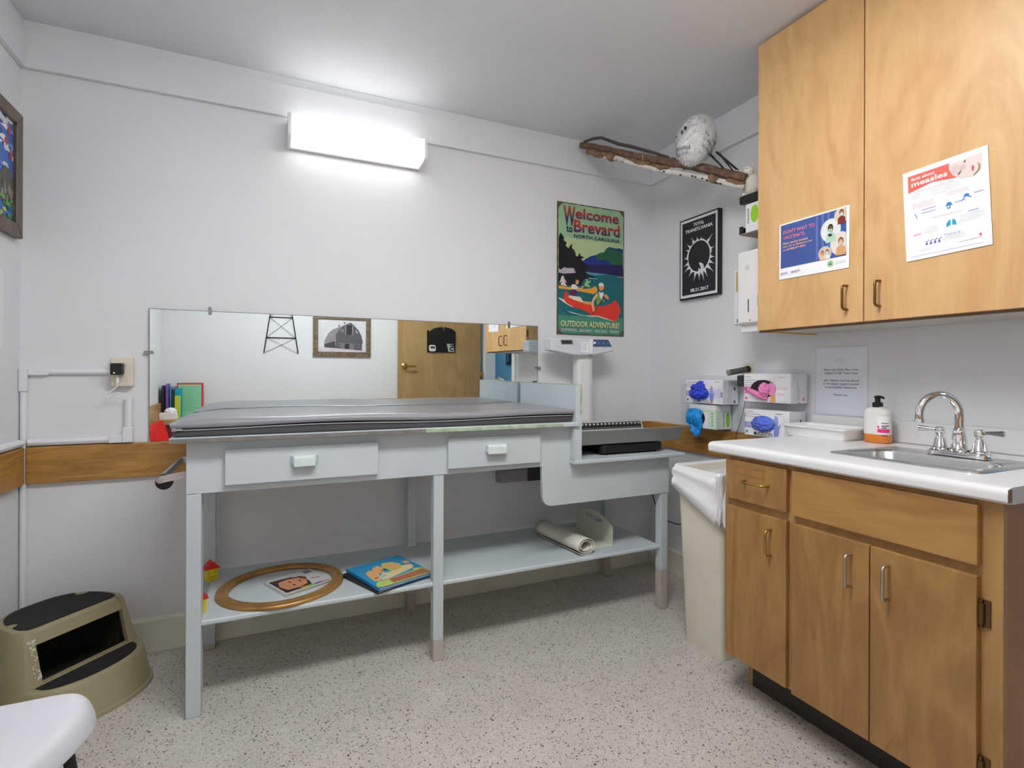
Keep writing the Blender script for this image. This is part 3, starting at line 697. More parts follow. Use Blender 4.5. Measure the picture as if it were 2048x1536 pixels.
# ================================================================== back wall: mirror
MR = thing('wall_mirror', 'wide frameless wall mirror with metal clips above the changing table', 'mirror', (.445, 2.635, .885))
MM = Matrix.Translation((0, 2.634, .882)) @ Matrix.Rotation(R(.29), 4, 'X')
mir = bpy.data.materials.new('mirror_glass'); mir.use_nodes = True
b = mir.node_tree.nodes['Principled BSDF']; b.inputs['Base Color'].default_value = (.84, .90, .895, 1); b.inputs['Metallic'].default_value = 1; b.inputs['Roughness'].default_value = 0
g = G(MM); g.box(-.467, 1.357, -.003, -.0005, 0, .556); g.obj('mirror_glass', [mir], MR)
g = G(MM)
for x in (-.467, 1.354): g.box(x, x + .003, -.0034, -.0004, 0, .556)
g.box(-.467, 1.357, -.0034, -.0004, .5535, .556); g.obj('ground_edge', mat('glass_edge', (120, 128, 126), .3), MR)
def clip(x, z, horiz):
    g = G(MM)
    if horiz: pts = [(x + a, -.007, z + b) for a, b in rrect(-.018, .018, -.007, .007, .006)]
    else: pts = [(x + a, -.007, z + b) for a, b in rrect(-.007, .007, -.018, .018, .006)]
    g.prism(pts, (0, .004, 0))
    g.lathe((x + (-.008 if horiz and x < 0 else (.008 if horiz else 0)), -.007, z + (0 if horiz else .008)), [(.004, 0), (.003, .002)], axis=(0, -1, 0), seg=14)
    g.obj('mirror_clip', mat('clip_metal', (150, 152, 152), .3, .7), MR, bevel=.0008)
clip(-.467, .372, True); clip(-.245, .556, False); clip(1.178, .556, False); clip(1.357, .322, True)

# back wall: outlet with charger and conduit
def plate(name, label, x0, x1, z0, z1, m, nrm='back', cover=True):
    pass
t = thing('wall_outlet', 'beige electrical outlet left of the mirror with a black charger plugged in', 'outlet', (-.555, 2.62, 1.17))
g = G(); g.prism([(x, 2.606, z) for x, z in rrect(-.592, -.518, 1.113, 1.231, .006)], (0, .034, 0)); g.obj('cover_plate', beige_pl, t, bevel=.004, seg=3)
g = G(); g.prism([(x, 2.604, z) for x, z in rrect(-.572, -.538, 1.180, 1.210, .012)], (0, .004, 0)); g.obj('socket', mat('socket_beige', (210, 202, 184), .4), t); g = G(); g.prism([(x, 2.604, z) for x, z in rrect(-.572, -.538, 1.128, 1.158, .012)], (0, .004, 0)); g.obj('socket', mat('socket_beige', (210, 202, 184), .4), t)
t = thing('usb_charger', 'black plug charger with white cable in the outlet left of the mirror', 'charger', (-.565, 2.58, 1.18))
g = G(); g.loft([[(x, y, z) for x, z in rrect(-.585, -.545, 1.160, 1.207, .006)] for y in (2.565, 2.604)], smooth=False); g.obj('charger_body', black_m, t, bevel=.003)
g = G(); g.tube([(-.565, 2.590, 1.160), (-.565, 2.588, 1.128)], .006, 10); g.tube([(-.565, 2.588, 1.13), (-.568, 2.588, 1.112), (-.585, 2.586, 1.094), (-.60, 2.584, 1.086), (-.602, 2.584, 1.074), (-.592, 2.584, 1.066), (-.578, 2.588, 1.080), (-.562, 2.590, 1.088), (-.548, 2.59, 1.080), (-.542, 2.60, 1.060)], .0025, 8)
g.obj('usb_cable', white_pl, t, auto=60)
g = G(); g.disc(back_pl(0, 2.565, 0), -571, 1168, 2, 2, 0, 2); g.obj('indicator', emat('green_led', 1.5, (.8, 1, .5)), t)
def conduit(label, runs, fittings, r=(.011, .009)):
    t = thing('cable_conduit', label, 'conduit', runs[0][0])
    for a, b in runs:
        g = G(); a, b = Vector(a), Vector(b); d_ = b - a
        if abs(d_.x) > abs(d_.z) and abs(d_.x) > abs(d_.y): prof = [(0, -r[1] * .2, -r[0]), (0, -r[1] * 1.5, -r[0] * .8), (0, -r[1] * 1.9, 0), (0, -r[1] * 1.5, r[0] * .8), (0, -r[1] * .2, r[0]), (0, 0, 0)]
        elif abs(d_.z) > abs(d_.y): prof = [(-r[0], -r[1] * .2, 0), (-r[0] * .8, -r[1] * 1.5, 0), (0, -r[1] * 1.9, 0), (r[0] * .8, -r[1] * 1.5, 0), (r[0], -r[1] * .2, 0), (0, 0, 0)]
        else: prof = [(r[1] * .2, 0, -r[0]), (r[1] * 1.5, 0, -r[0] * .8), (r[1] * 1.9, 0, 0), (r[1] * 1.5, 0, r[0] * .8), (r[1] * .2, 0, r[0]), (0, 0, 0)]
        g.loft([[a + Vector(p) for p in prof], [b + Vector(p) for p in prof]], smooth=False)
        g.obj('conduit_run', trim_m, t, bevel=.002)
    for f in fittings:
        g = G(); g.box(*f); g.obj('conduit_fitting', trim_m, t, bevel=.004, seg=3)
yw = 2.6395
conduit('slim white conduit running from the outlet to the room corner and down to the floor',
        [((-.862, yw, 1.171), (-.595, yw, 1.171)), ((-.872, yw, .0), (-.872, yw, 1.17))],
        [(-.884, -.858, 2.619, yw, 1.095, 1.184), (-.8575, -.795, 2.621, yw, 1.157, 1.184)])
conduit('fat white conduit lying along the top of the wooden rail with an upturned end',
        [((-.856, yw, .897), (-.56, yw, .897)), ((-.536, yw, .90), (-.536, yw, 1.066))],
        [(-.600, -.554, 2.609, yw, .883, .914), (-.554, -.519, 2.609, yw, .883, .945)], (.0145, .014))
conduit('white conduit along the left wall on top of the wooden rail', [((XL, 1.6, .897), (XL, 2.61, .897))], [], (.0145, .014))
t = thing('junction_box', 'grey metal wall box under the right drawer below the table', 'junction box', (1.18, 2.62, .61))
g = G(); g.box(1.105, 1.275, 2.585, 2.64, .585, .652); g.obj('box_body', mat('box_grey', (150, 148, 148), .5), t, bevel=.004)
g = G(); g.box(1.275, 1.36, 2.588, 2.64, .582, .655); g.obj('socket_block', mat('box_dark', (58, 60, 58), .5), t, bevel=.003)

# poster (metal sign) with canoe print
PT = thing('metal_sign', 'tall green and blue metal sign with canoe scene reading Welcome to Brevard', 'sign', (1.714, 2.638, 1.398))
g = G(); g.box(1.482, 1.946, 2.634, 2.639, 1.398, 2.159); g.obj('sign_plate', mat('rusty_edge', (92, 84, 62), .6, var=.4, vscale=30), PT)
pl = back_pl(1.482, 2.634, 1.398); cols = []
def ci(rgb, rough=.45):
    k = ('p', rgb)
    m = mat('print_%d_%d_%d' % rgb, rgb, rough, var=.05, vscale=14)
    if m not in cols: cols.append(m)
    return cols.index(m)
g = G()
edge = []
random.seed(3)
for (a, b, n) in (((9, 6), (455, 6), 20), ((458, 8), (458, 752), 30), ((455, 755), (9, 755), 20), ((6, 752), (6, 8), 30)):
    for k in range(n):
        f = k / n; edge.append((a[0] + (b[0] - a[0]) * f + random.uniform(-2.5, 2.5), a[1] + (b[1] - a[1]) * f + random.uniform(-2.5, 2.5)))
def cut(p):
    x, y = p; cx = min(x, 464 - x); cy = min(y, 761 - y)
    if cx + cy < 42: s_ = (42 - cx - cy) / 2; x += s_ * (1 if x < 232 else -1); y += s_ * (1 if y < 380 else -1)
    return (x, y)
edge = [cut(p) for p in edge]
top = [p for p in edge if p[1] > 300]; bot = [p for p in edge if p[1] <= 300]
def clipy(pts, y, above):
    out = []
    for i in range(len(pts)):
        p, q = pts[i], pts[(i + 1) % len(pts)]
        ip, iq = (p[1] > y) == above, (q[1] > y) == above
        if ip: out.append(p)
        if ip != iq: f = (y - p[1]) / (q[1] - p[1]); out.append((p[0] + (q[0] - p[0]) * f, y))
    return out
g.poly(pl, clipy(edge, 560, True), ci((150, 190, 148)), 1)
g.poly(pl, clipy(clipy(edge, 372, True), 560, False), ci((180, 200, 150)), 1)
g.poly(pl, clipy(clipy(edge, 110, True), 372, False), ci((28, 104, 112)), 1)
g.poly(pl, clipy(edge, 110, False), ci((70, 140, 118)), 1)
A = ART
def ap(k, rgb, layer): g.poly(pl, [(min(max(x, 8), 456), y) for x, y in A[k]], ci(rgb), layer)
ap('mtn', (36, 52, 128), 2); ap('mtng', (44, 96, 72), 3); ap('mtnlow', (40, 36, 84), 3.6); ap('trees', (24, 28, 28), 4); ap('shore', (28, 30, 38), 4.5)
ap('haze', (88, 150, 180), 5); ap('tent', (186, 176, 190), 5)
random.seed(5)
for k in range(60):   # brush strokes in the water
    x, y = random.uniform(20, 430), random.uniform(95, 300)
    g.poly(pl, [(x, y), (x + random.uniform(10, 34), y - random.uniform(1, 7)), (x + 12, y + 2)], ci(random.choice([(20, 82, 92), (44, 126, 122), (60, 140, 132), (28, 92, 110)])), 1.5 + k * .008)
ap('boat', (214, 214, 206), 5); ap('boat2', (190, 110, 90), 5)
ap('ycanoe', (232, 164, 56), 6); ap('y1', (222, 206, 196), 6.5); ap('y2', (150, 190, 120), 6.6)
ap('wake1', (214, 224, 216), 6.2); ap('wake2', (210, 222, 214), 8.4)
ap('rcanoe', (226, 60, 44), 7); ap('inner', (214, 160, 96), 8)
ap('m_leg', (226, 220, 196), 9); ap('m_shirt', (226, 220, 206), 9.3); ap('m_vest', (96, 40, 92), 9.6); ap('m_arm', (220, 158, 110), 9.9); ap('m_head', (220, 158, 110), 10.2); ap('m_hair', (74, 44, 34), 10.5)
ap('w_body', (104, 160, 78), 9.1); ap('w_arm', (226, 176, 132), 10.7); ap('w_arm2', (220, 160, 116), 11); ap('w_scarf', (232, 232, 226), 11.3); ap('w_hair', (150, 60, 44), 11.6); ap('w_head', (224, 160, 120), 11.9); ap('w_hat', (234, 232, 222), 12.2); ap('paddle', (130, 60, 40), 12.6)
g.obj('printed_picture', cols, PT)
gm1 = grad_mat('lettering_red_navy', (44, 44, 92), (206, 44, 38), 1.398 + .665, 1.398 + .74)
gm2 = grad_mat('lettering_red_navy_low', (44, 44, 92), (206, 44, 38), 1.398 + .598, 1.398 + .655)
gm3 = grad_mat('lettering_cream', (226, 190, 130), (214, 226, 170), 1.398 + .045, 1.398 + .08)
navy = mat('navy_ink', (30, 36, 84), .5)
LM = [gm1, gm2, navy, gm3, mat('pale_ink', (214, 222, 210), .5)]
g = G()
g.text(pl, 'W', 38, 626, 78, 117, 0, 14, bold=.02)
g.text(pl, 'elcome', 118, 675, 304, 62, 0, 14, bold=.02)
g.text(pl, 'Brevard', 107, 596, 322, 72, 1, 14, bold=.02)
g.text(pl, 'to', 56, 590, 42, 36, 2, 14, bold=.02)
g.text(pl, 'NORTH CAROLINA', 107, 563, 322, 20, 2, 14, bold=.015)
g.obj('sign_lettering', LM, PT); g = G()
g.text(pl, 'OUTDOOR ADVENTURE!', 21, 46, 406, 34, 3, 14, bold=.02)
g.text(pl, 'SWIMMING · ARCHERY · FENCING · TENNIS', 25, 17, 398, 18, 4, 14)
g.obj('sign_lettering', LM, PT)

# ================================================================== left wall: painting and panel
t = thing('framed_painting', 'colourful landscape painting in a brown wooden frame on the left wall', 'painting', (-.87, 2.3, 1.67))
fw = wood('brown_frame_wood', (74, 56, 42), (104, 84, 64), scale=(2, 2, .5), fig=3)
def frame_x(x, sgn, y0, y1, z0, z1, wd, d1, m, parent, bev=.003):
    """picture frame on a wall at x, projecting sgn*d1"""
    for a in (0, 1, 2, 3):
        g = G()
        xs_ = (x, x + sgn * d1)
        c = [(y0, z0), (y1, z0), (y1, z1), (y0, z1)]; ci_ = [(y0 + wd, z0 + wd), (y1 - wd, z0 + wd), (y1 - wd, z1 - wd), (y0 + wd, z1 - wd)]
        q = [c[a], c[(a + 1) % 4], ci_[(a + 1) % 4], ci_[a]]
        g.prism([(x, yy, zz) for yy, zz in q], (sgn * d1, 0, 0)); g.obj('frame_side', m, parent, bevel=bev)
frame_x(XL, 1, 1.98, 2.585, 1.672, 2.138, .048, .026, fw, t)
g = G(); pl = Pl((XL + .012, 1.98, 1.672), (0, 1, 0), (0, 0, 1), (1, 0, 0)); cols = []
g.box(XL, XL + .011, 1.99, 2.575, 1.68, 2.13, ci((90, 80, 70)))
g.rect(pl, 20, 580, 20, 450, ci((70, 108, 190)), 1)
random.seed(12)
def dab(x, y, rx, ry, rgb, L=2):
    g.poly(pl, [(min(max(x + rx * random.uniform(.7, 1.2) * math.cos(a), 30), 575), min(max(y + ry * random.uniform(.6, 1.2) * math.sin(a), 30), 440)) for a in [2 * math.pi * k / 17 for k in range(17)]], ci(rgb), L)
for k in range(70): dab(random.uniform(60, 570), random.uniform(230, 430), random.uniform(12, 40), random.uniform(6, 16), random.choice([(222, 222, 236), (150, 170, 220), (50, 80, 150), (240, 236, 240)]), 2)
g.poly(pl, [(30, 150), (200, 180), (330, 230), (430, 190), (520, 215), (572, 190), (572, 110), (30, 110)], ci((46, 78, 140)), 3)
g.poly(pl, [(430, 110), (450, 200), (490, 240), (530, 235), (560, 190), (570, 110)], ci((92, 92, 84)), 4)
for k in range(10): dab(random.uniform(460, 550), random.uniform(120, 210), 9, 16, random.choice([(120, 122, 104), (70, 70, 66), (140, 136, 120)]), 5)
for x, y in ((300, 300), (360, 270), (420, 310), (500, 330), (535, 290), (520, 380)): dab(x, y, 12, 18, (186, 80, 64), 5)
for k in range(110): dab(random.uniform(40, 565), random.uniform(40, 125), random.uniform(6, 20), random.uniform(5, 12), random.choice([(60, 150, 60), (110, 180, 70), (40, 100, 50), (190, 200, 90), (70, 100, 130)]), 6 + k % 3)
g.obj('painted_canvas', cols, t)
t = thing('wall_panel', 'white rounded panel edge on the left wall beneath the painting', 'panel', (-.88, 2.3, 1.25))
g = G(); g.prism([(XL, y, z) for y, z in rrect(2.02, 2.452, 1.248, 1.540, .02)], (.018, 0, 0)); g.obj('panel_face', white_pl, t, bevel=.006, seg=3)

# ================================================================== eclipse poster on the right wall
t = thing('framed_poster', 'black and white framed sun eclipse poster dated 08.21.2017', 'poster', (2.14, 2.21, 1.59))
XE = 2.128
frame_x(XR, -1, 2.064, 2.354, 1.592, 2.045, .010, .027, black_m, t, .0015)
g = G(); pl = right_pl(XE)
g.box(XE, XR, 2.068, 2.350, 1.596, 2.041, 0)
g.rect(pl, -2346, -2072, 1600, 2037, 1, 1); g.rect(pl, -2332, -2084, 1615, 2023, 0, 2)
cx, cy = -2204, 1818
ro = [(cx + (88 + 4 * math.sin(5 * a) + 3 * math.sin(11 * a)) * math.cos(a), cy + (93 + 3 * math.sin(7 * a)) * math.sin(a)) for a in [2 * math.pi * k / 60 for k in range(60)]]
g.poly(pl, ro, 1, 3); g.disc(pl, cx, cy + 1, 80, 84, 0, 4, 48)
tips = [(-2262, 1937), (-2297, 1903), (-2306, 1873), (-2321, 1824), (-2324, 1780), (-2319, 1746), (-2283, 1715), (-2243, 1683), (-2200, 1682), (-2164, 1674), (-2138, 1694), (-2094, 1712), (-2090, 1757), (-2088, 1793), (-2092, 1850), (-2103, 1920), (-2185, 1922), (-2218, 1930)]
for x, y in tips:
    a = math.atan2(y - cy, x - cx); bx, by = cx + 82 * math.cos(a), cy + 86 * math.sin(a); px, py = -math.sin(a) * 9, math.cos(a) * 9
    g.poly(pl, [(bx + px * 1.3, by + py * 1.3), (bx + px * .3 + (x - bx) * .5, by + py * .3 + (y - by) * .5), (x, y), (bx - px * .3 + (x - bx) * .5, by - py * .3 + (y - by) * .5), (bx - px * 1.3, by - py * 1.3)], 1, 3)
sq = [(-2209, 1729), (-2207, 1745), (-2203, 1756), (-2199, 1748), (-2192, 1744), (-2188, 1752), (-2192, 1762), (-2200, 1772), (-2198, 1784), (-2188, 1780), (-2170, 1768), (-2166, 1752), (-2172, 1740), (-2180, 1726), (-2196, 1722)]
g.poly(pl, sq, 1, 5)
g.text(pl, 'TOTAL', -2244, 1990, 78, 18, 1, 5, bold=.03)
g.text(pl, 'TRANSYLVANIA', -2308, 1962, 204, 19, 1, 5, bold=.03)
g.text(pl, '08.21.2017', -2266, 1628, 134, 19, 1, 5, bold=.03)
g.obj('printed_poster', [mat('poster_black', (38, 36, 42), .45), mat('poster_white', (226, 228, 232), .5)], t)

# ================================================================== branch, owl, squirrel
bark = mat('brown_bark', (112, 88, 70), .85, var=.45, vscale=30, bump=.8, bscale=90)
bark_g = mat('grey_bark', (84, 78, 74), .85, var=.3, vscale=30, bump=.6, bscale=90)
birch = mat('birch_bark', (206, 204, 200), .7, var=.15, vscale=30, bump=.4, bscale=70)
BR = thing('tree_branch', 'long bark covered branch bundle hanging across the corner under the ceiling', 'branch', (1.80, 2.1, 2.2))
a, b = Vector((1.60, 2.575, 2.470)), Vector((2.010, 1.785, 2.083))
def wob(f, s_, amp): return Vector((math.sin(f * 9 + s_), math.sin(f * 7 + s_ * 2), math.sin(f * 11 + s_ * 3))) * amp
g = G(); g.tube([a + (b - a) * (k / 40) + wob(k / 40, 0, .004) + Vector((0, 0, .006)) for k in range(41)], [.017 + .006 * (k / 40) ** .7 + .0035 * noise.noise(Vector((k * .9, 0, 0))) for k in range(41)], 12)
for v in g.bm.verts: v.co += v.normal * 0 + Vector((noise.noise(v.co * 60), noise.noise(v.co * 60 + Vector((5, 0, 0))), noise.noise(v.co * 60 + Vector((0, 5, 0))))) * .003
g.obj('branch', bark, BR)
g = G(); a2, b2 = Vector((1.625, 2.52, 2.412)), Vector((2.005, 1.79, 2.045))
g.tube([a2 + (b2 - a2) * (.02 + .98 * k / 34) + wob(k / 34, 2, .004) + Vector((-.004, -.004, -.003)) for k in range(35)], [.013 if k < 4 else .0145 + .004 * noise.noise(Vector((k * .7, 3, 0))) for k in range(35)], 12)
g.obj('birch_stick', birch, BR)
random.seed(9)
spot_m = mat('dark_spot', (48, 42, 38), .8)
for k in range(16):
    f = random.uniform(.12, .95); p = a2 + (b2 - a2) * f + Vector((-.016, -.016, random.uniform(-.016, .002))); g = G(); g.blob(p + Vector((.004, .004, 0)), (random.uniform(.004, .009), .005, .004), 2, .3, 2, k); g.obj('bark_spot', spot_m, BR)
g = G()
for f0, f1, w_ in ((-.02, .14, .018), (.13, .20, .022), (.26, .44, .017), (.44, .56, .013), (.80, .86, .019), (.90, 1.0, .018)):
    g = G(); g.tube([a2 + (b2 - a2) * (f0 + (f1 - f0) * k / 8) + Vector((-.007, -.007, .004 + .004 * math.sin(k))) for k in range(9)], [w_ * (.6 + .4 * math.sin(math.pi * (k + .7) / 9.4)) for k in range(9)], 8)
    g.obj('peeling_bark', mat('peeling_bark', (128, 100, 76), .85, var=.4, vscale=40, bump=.6, bscale=90), BR)
g = G(); g.tube([(1.605, 2.55, 2.484), (1.64, 2.51, 2.494), (1.669, 2.47, 2.488), (1.73, 2.39, 2.432), (1.772, 2.33, 2.402), (1.815, 2.22, 2.338), (1.850, 2.13, 2.285)], [.007, .008, .008, .009, .009, .008, .005], 10); g.obj('dark_twig', bark_g, BR)
g = G(); c = a + (b - a) * .43
for k in (-1, 1): g.tube([c + Vector((-.024, -.024, .028)) + Vector((0, 0, 0)), c + Vector((-.033, -.03, .0)), c + Vector((-.032, -.032, -.04)), c + Vector((0, 0, -.055)), c + Vector((.02, .02, -.02)), c + Vector((0.0, 0.0, .034)), c + Vector((-.024, -.024, .028))], .0018, 6); break
g.obj('twine_tie', mat('twine', (186, 150, 110), .8), BR)

fur = mat('white_fur', (246, 246, 246), .9, var=.03, vscale=20, sheen=.3)
fur_c = mat('cream_fur', (232, 228, 218), .9, var=.04, vscale=30, sheen=.3)
def furry(g, c, rad, n, ln, wd, rot, seed, m=0, droop=.5, dark=None, dm=1):
    rnd = random.Random(seed)
    for k in range(n):
        z = rnd.uniform(-1, 1); a_ = rnd.uniform(0, 2 * math.pi); r = math.sqrt(1 - z * z)
        p = Vector((r * math.cos(a_), r * math.sin(a_), z)); nrm = Vector((p.x / rad[0], p.y / rad[1], p.z / rad[2])).normalized()
        q = Vector((p.x * rad[0], p.y * rad[1], p.z * rad[2])) * .97
        tdir = Vector((0, 0, -1)); tdir = (tdir - nrm * tdir.dot(nrm))
        dir_ = (nrm * (1 - droop) + tdir * droop + Vector((rnd.uniform(-1, 1), rnd.uniform(-1, 1), rnd.uniform(-1, 1))) * .3).normalized()
        side = nrm.cross(dir_).normalized() * wd
        mi = m
        if dark and dark(p, rnd): mi = dm
        L_ = ln * rnd.uniform(.6, 1.3)
        pts = [q - side, q + side, q + dir_ * L_]
        g.face([rot @ v + Vector(c) for v in pts], mi)
OW = thing('owl_figure', 'fluffy white snowy owl figure perched on the branch', 'owl figure', (1.885, 1.955, 2.185))
oc = Vector((1.872, 1.962, 2.305))
rot = (Matrix.Rotation(R(17), 3, Vector((.41, -.91, 0)).cross(Vector((0, 0, 1))).normalized() * -1)).to_3x3()
# tilt the top of the owl towards the left of the picture
axis = Vector((-.415, -.91, 0)).normalized(); rot = Matrix.Rotation(R(-17), 3, axis)
rad = (.090, .090, .114)
g = G(); g.blob(oc, (rad[0] * .98, rad[1] * .98, rad[2] * .98), 4, .03, 3, 1, rot=rot)
def dk(p, rnd):
    # barring on the wings and the lower belly
    side_ = p.dot(Vector((.91, -.41, 0)))
    return (side_ > .15 and -.65 < p.z < .25 and math.sin(p.z * 26 + p.x * 3) > .45) or (side_ < -.3 and -.8 < p.z < -.45 and math.sin(p.z * 30) > .3)
furry(g, oc, rad, 6500, .017, .0022, rot, 4, 0, .62, dk, 1)
g.keep = True
g.obj('body', [fur, mat('grey_barring', (150, 150, 154), .9)], OW)
fdir = Vector((-.985, -.17, 0)).normalized(); sd = Vector((.17, -.985, 0)).normalized()
def onowl(f_, s_, z_):
    p = rot.inverted() @ (Vector((-.91, .415, 0)) * f_ + Vector((-.70, -.72, 0)) * s_ + Vector((0, 0, z_))); p.normalize(); return rot @ Vector((p.x * (rad[0] + .008), p.y * (rad[1] + .008), p.z * (rad[2] + .006))) + oc
for q_ in ((.58, .70, .38), (.85, -.45, .30)): g = G(); g.blob(onowl(*q_), (.0065, .0065, .0085), 3); g.obj('eye', mat('glass_eye', (14, 14, 16), .1), OW)
g = G(); g.blob(onowl(.76, .58, .24), (.006, .006, .011), 3); g.obj('beak', mat('beak_grey', (92, 92, 92), .4), OW)
g = G()
for p0, p1, r_ in (((1.905, 1.905, 2.225), (1.945, 1.86, 2.150), .006), ((1.93, 1.89, 2.235), (1.985, 1.82, 2.135), .005), ((1.935, 1.885, 2.23), (2.01, 1.83, 2.14), .004), ((1.94, 1.88, 2.225), (1.975, 1.83, 2.13), .005)):
    g.tube([p0, p1], [r_, r_ * .6], 8)
g.obj('tail_feather', mat('tail_dark', (48, 44, 42), .8), OW)

SQ = thing('squirrel_figure', 'small white furry squirrel figure sitting on the black box holder beside the cabinet', 'squirrel figure', (2.03, 1.76, 2.0))
sc_ = Vector((2.035, 1.768, 2.052)); I3 = Matrix.Identity(3)
g = G(); g.blob(sc_, (.036, .038, .050), 4, .03, 3, 3); g.blob(sc_ + Vector((-.006, .022, .070)), (.025, .027, .023), 4, .02, 3, 5)
g.blob(sc_ + Vector((.03, -.045, .03)), (.026, .03, .07), 4, .05, 3, 8)
furry(g, sc_, (.036, .038, .050), 1500, .010, .0011, I3, 6, 0, .6); furry(g, sc_ + Vector((-.006, .022, .070)), (.025, .027, .023), 900, .006, .0009, I3, 7, 0, .5); furry(g, sc_ + Vector((.03, -.045, .03)), (.026, .03, .07), 900, .014, .0013, I3, 9, 0, .3)
g.keep = True; g.obj('body', fur_c, SQ)
g = G()
for dx, dy in ((-.006, .012), (.004, .038)):
    p = sc_ + Vector((dx + .004, dy - .01, .081)); g.prism([p + Vector((-.007, -.006, 0)), p + Vector((.007, .006, 0)), p + Vector((.004, .002, .022))], (.003, -.004, 0))
g.obj('ear', fur_c, SQ)
g = G(); g.blob(sc_ + Vector((-.026, .012, .076)), (.003, .004, .0035), 3); g.obj('eye', mat('bead_eye', (20, 20, 20), .15), SQ); g = G(); g.blob(sc_ + Vector((-.022, .040, .064)), (.004, .004, .0035), 3); g.obj('nose', MATS['bead_eye'], SQ)
g = G(); g.blob(sc_ + Vector((-.024, .034, .030)), (.010, .010, .012), 3, .1); g.obj('nut', mat('nut_brown', (110, 84, 66), .6), SQ)
g = G(); g.blob(sc_ + Vector((-.032, .018, -.045)), (.016, .010, .008), 3); g.obj('paw', fur_c, SQ)

# black holder with a box above the dispenser
t = thing('box_holder', 'black metal holder on the right wall holding a white and green box', 'holder', (2.08, 1.76, 1.82))
g = G(); g.box(1.985, XR, 1.60, 1.802, 1.962, 1.998); g.obj('top_plate', black_m, t, bevel=.004)
g = G(); g.box(1.985, 1.995, 1.785, 1.802, 1.822, 1.858); g.box(1.985, XR, 1.797, 1.802, 1.822, 1.858); g.obj('bottom_lip', black_m, t, bevel=.002)
g = G(); g.box(1.985, XR, 1.60, 1.797, 1.818, 1.823); g.obj('bottom_plate', mat('taupe_plate', (150, 138, 124), .6), t)
t = thing('glove_box', 'white box with green oval and barcode in the black holder beside the upper cabinet', 'box', (2.07, 1.70, 1.824))
g = G(); g.box(2.0, 2.12, 1.60, 1.778, 1.824, 1.958); g.obj('carton', white_paper, t, bevel=.001)
g = G(); pl = right_pl(2.0)
g.disc(pl, -1728, 1905, 22, 40, 0, 1)
for k in range(16): g.rect(pl, -1769, -1757, 1866 + k * 4.6, 1866 + k * 4.6 + (2.6 if k % 3 else 1.4), 1, 1)
g.obj('printed_label', [mat('lime_green', (150, 214, 40), .5), mat('barcode_grey', (110, 112, 120), .6)], t)

# towel dispenser and brochure on the wall
t = thing('towel_dispenser', 'white paper towel dispenser on the right wall beside the upper cabinet', 'dispenser', (2.04, 1.6, 1.35))
g = G(); g.loft([[(1.955, y0, z0) for y0, z0 in ((1.50, 1.392), (1.766, 1.392), (1.766, 1.728), (1.50, 1.728))], [(1.93, y0, z0) for y0, z0 in ((1.505, 1.40), (1.760, 1.402), (1.760, 1.722), (1.505, 1.722))]], smooth=False)
g.box(1.955, XR, 1.50, 1.766, 1.36, 1.728); g.obj('dispenser_body', white_pl, t, bevel=.006, seg=3)
g = G(); pl = right_pl(1.9298); g.disc(pl, -1706, 1648, 13, 13, 0, 2); g.rect(pl, -1702, -1696, 1448, 1506, 1, 2); g.disc(pl, -1690, 1412, 3, 3, 1, 2); g.obj('front_marks', [mat('logo_grey', (205, 206, 204), .4), mat('slot_dark', (70, 70, 72), .5)], t)
o = None
t = thing('wall_leaflet', 'white and tan leaflet on the right wall behind the towel dispenser', 'leaflet', (2.15, 1.95, 1.42))
g = G(); g.box(2.146, 2.1545, 1.80, 1.977, 1.425, 1.703); g.obj('leaflet_sheet', white_paper, t, bevel=.001)
g = G(); pl = right_pl(2.146); g.rect(pl, -1966, -1850, 1590, 1690, 0, 1); g.rect(pl, -1960, -1940, 1432, 1452, 1, 1)
for k in range(9): g.rect(pl, -1948, -1880, 1672 - k * 9, 1675 - k * 9, 2, 2)
g.obj('leaflet_print', [mat('tan_print', (206, 180, 120), .5), mat('teal_print', (60, 130, 120), .5), mat('leaflet_ink', (110, 100, 84), .6)], t)
# ================================================================== glove boxes in clear holders
def holder(label, y0, y1, z0, z1, shelf_z):
    t = thing('glove_box_holder', label, 'holder', (2.12, (y0 + y1) / 2, z0))
    g = G(); g.box(2.148, 2.1545, y0 - .006, y1 + .008, z0 - .01, z1); g.obj('back_panel', clear_m, t)
    g = G()
    for y in (y0 - .003, y1): g = G(); g.box(2.022, 2.148, y, y + .003, z0, z1 - .02); g.obj('side_panel', clear_m, t)
    for z in shelf_z:
        g = G(); g.box(2.022, 2.148, y0, y1, z, z + .003); g.obj('shelf', clear_m, t)
        g = G(); g.box(2.022, 2.025, y0, y0 + .03, z + .003, z + .10); g.obj('front_lip', clear_m, t)
        g = G(); g.box(2.022, 2.025, y1 - .045, y1, z + .003, z + .10); g.obj('front_lip', clear_m, t)
holder('clear acrylic double glove box holder nearer the room corner', 1.940, 2.225, .872, 1.165, (.880, 1.014))
holder('clear acrylic double glove box holder beside the paper notice', 1.562, 1.838, .882, 1.195, (.884, 1.040))
pink = (236, 120, 170)
def glove_box(name_label, y0, y1, z0, z1, base, band, glove, cuff=True, hand=None, hole=(0.5, .46, .3, .36), texts=(), kind=0):
    t = thing('glove_box', name_label, 'glove box', (2.09, (y0 + y1) / 2, z0))
    g = G(); g.box(2.040, 2.146, y0, y1, z0, z1); g.obj('carton', base, t, bevel=.0012)
    pl = right_pl(2.040, y1, z0)   # a runs 0..width from the far (left in view) edge
    pl = Pl((2.040, y1, z0), (0, -1, 0), (0, 0, 1), (-1, 0, 0)); sp = Pl((2.040, y0, z0), (1, 0, 0), (0, 0, 1), (0, -1, 0))
    W = (y1 - y0) * 1000; H = (z1 - z0) * 1000
    return t, pl, sp, W, H
def crump(c, rad, seed, rot=None, amp=.16, freq=2.6, sub=5): 
    g = G(); g.blob(c, rad, sub, amp, freq, seed, True, rot=rot); return g
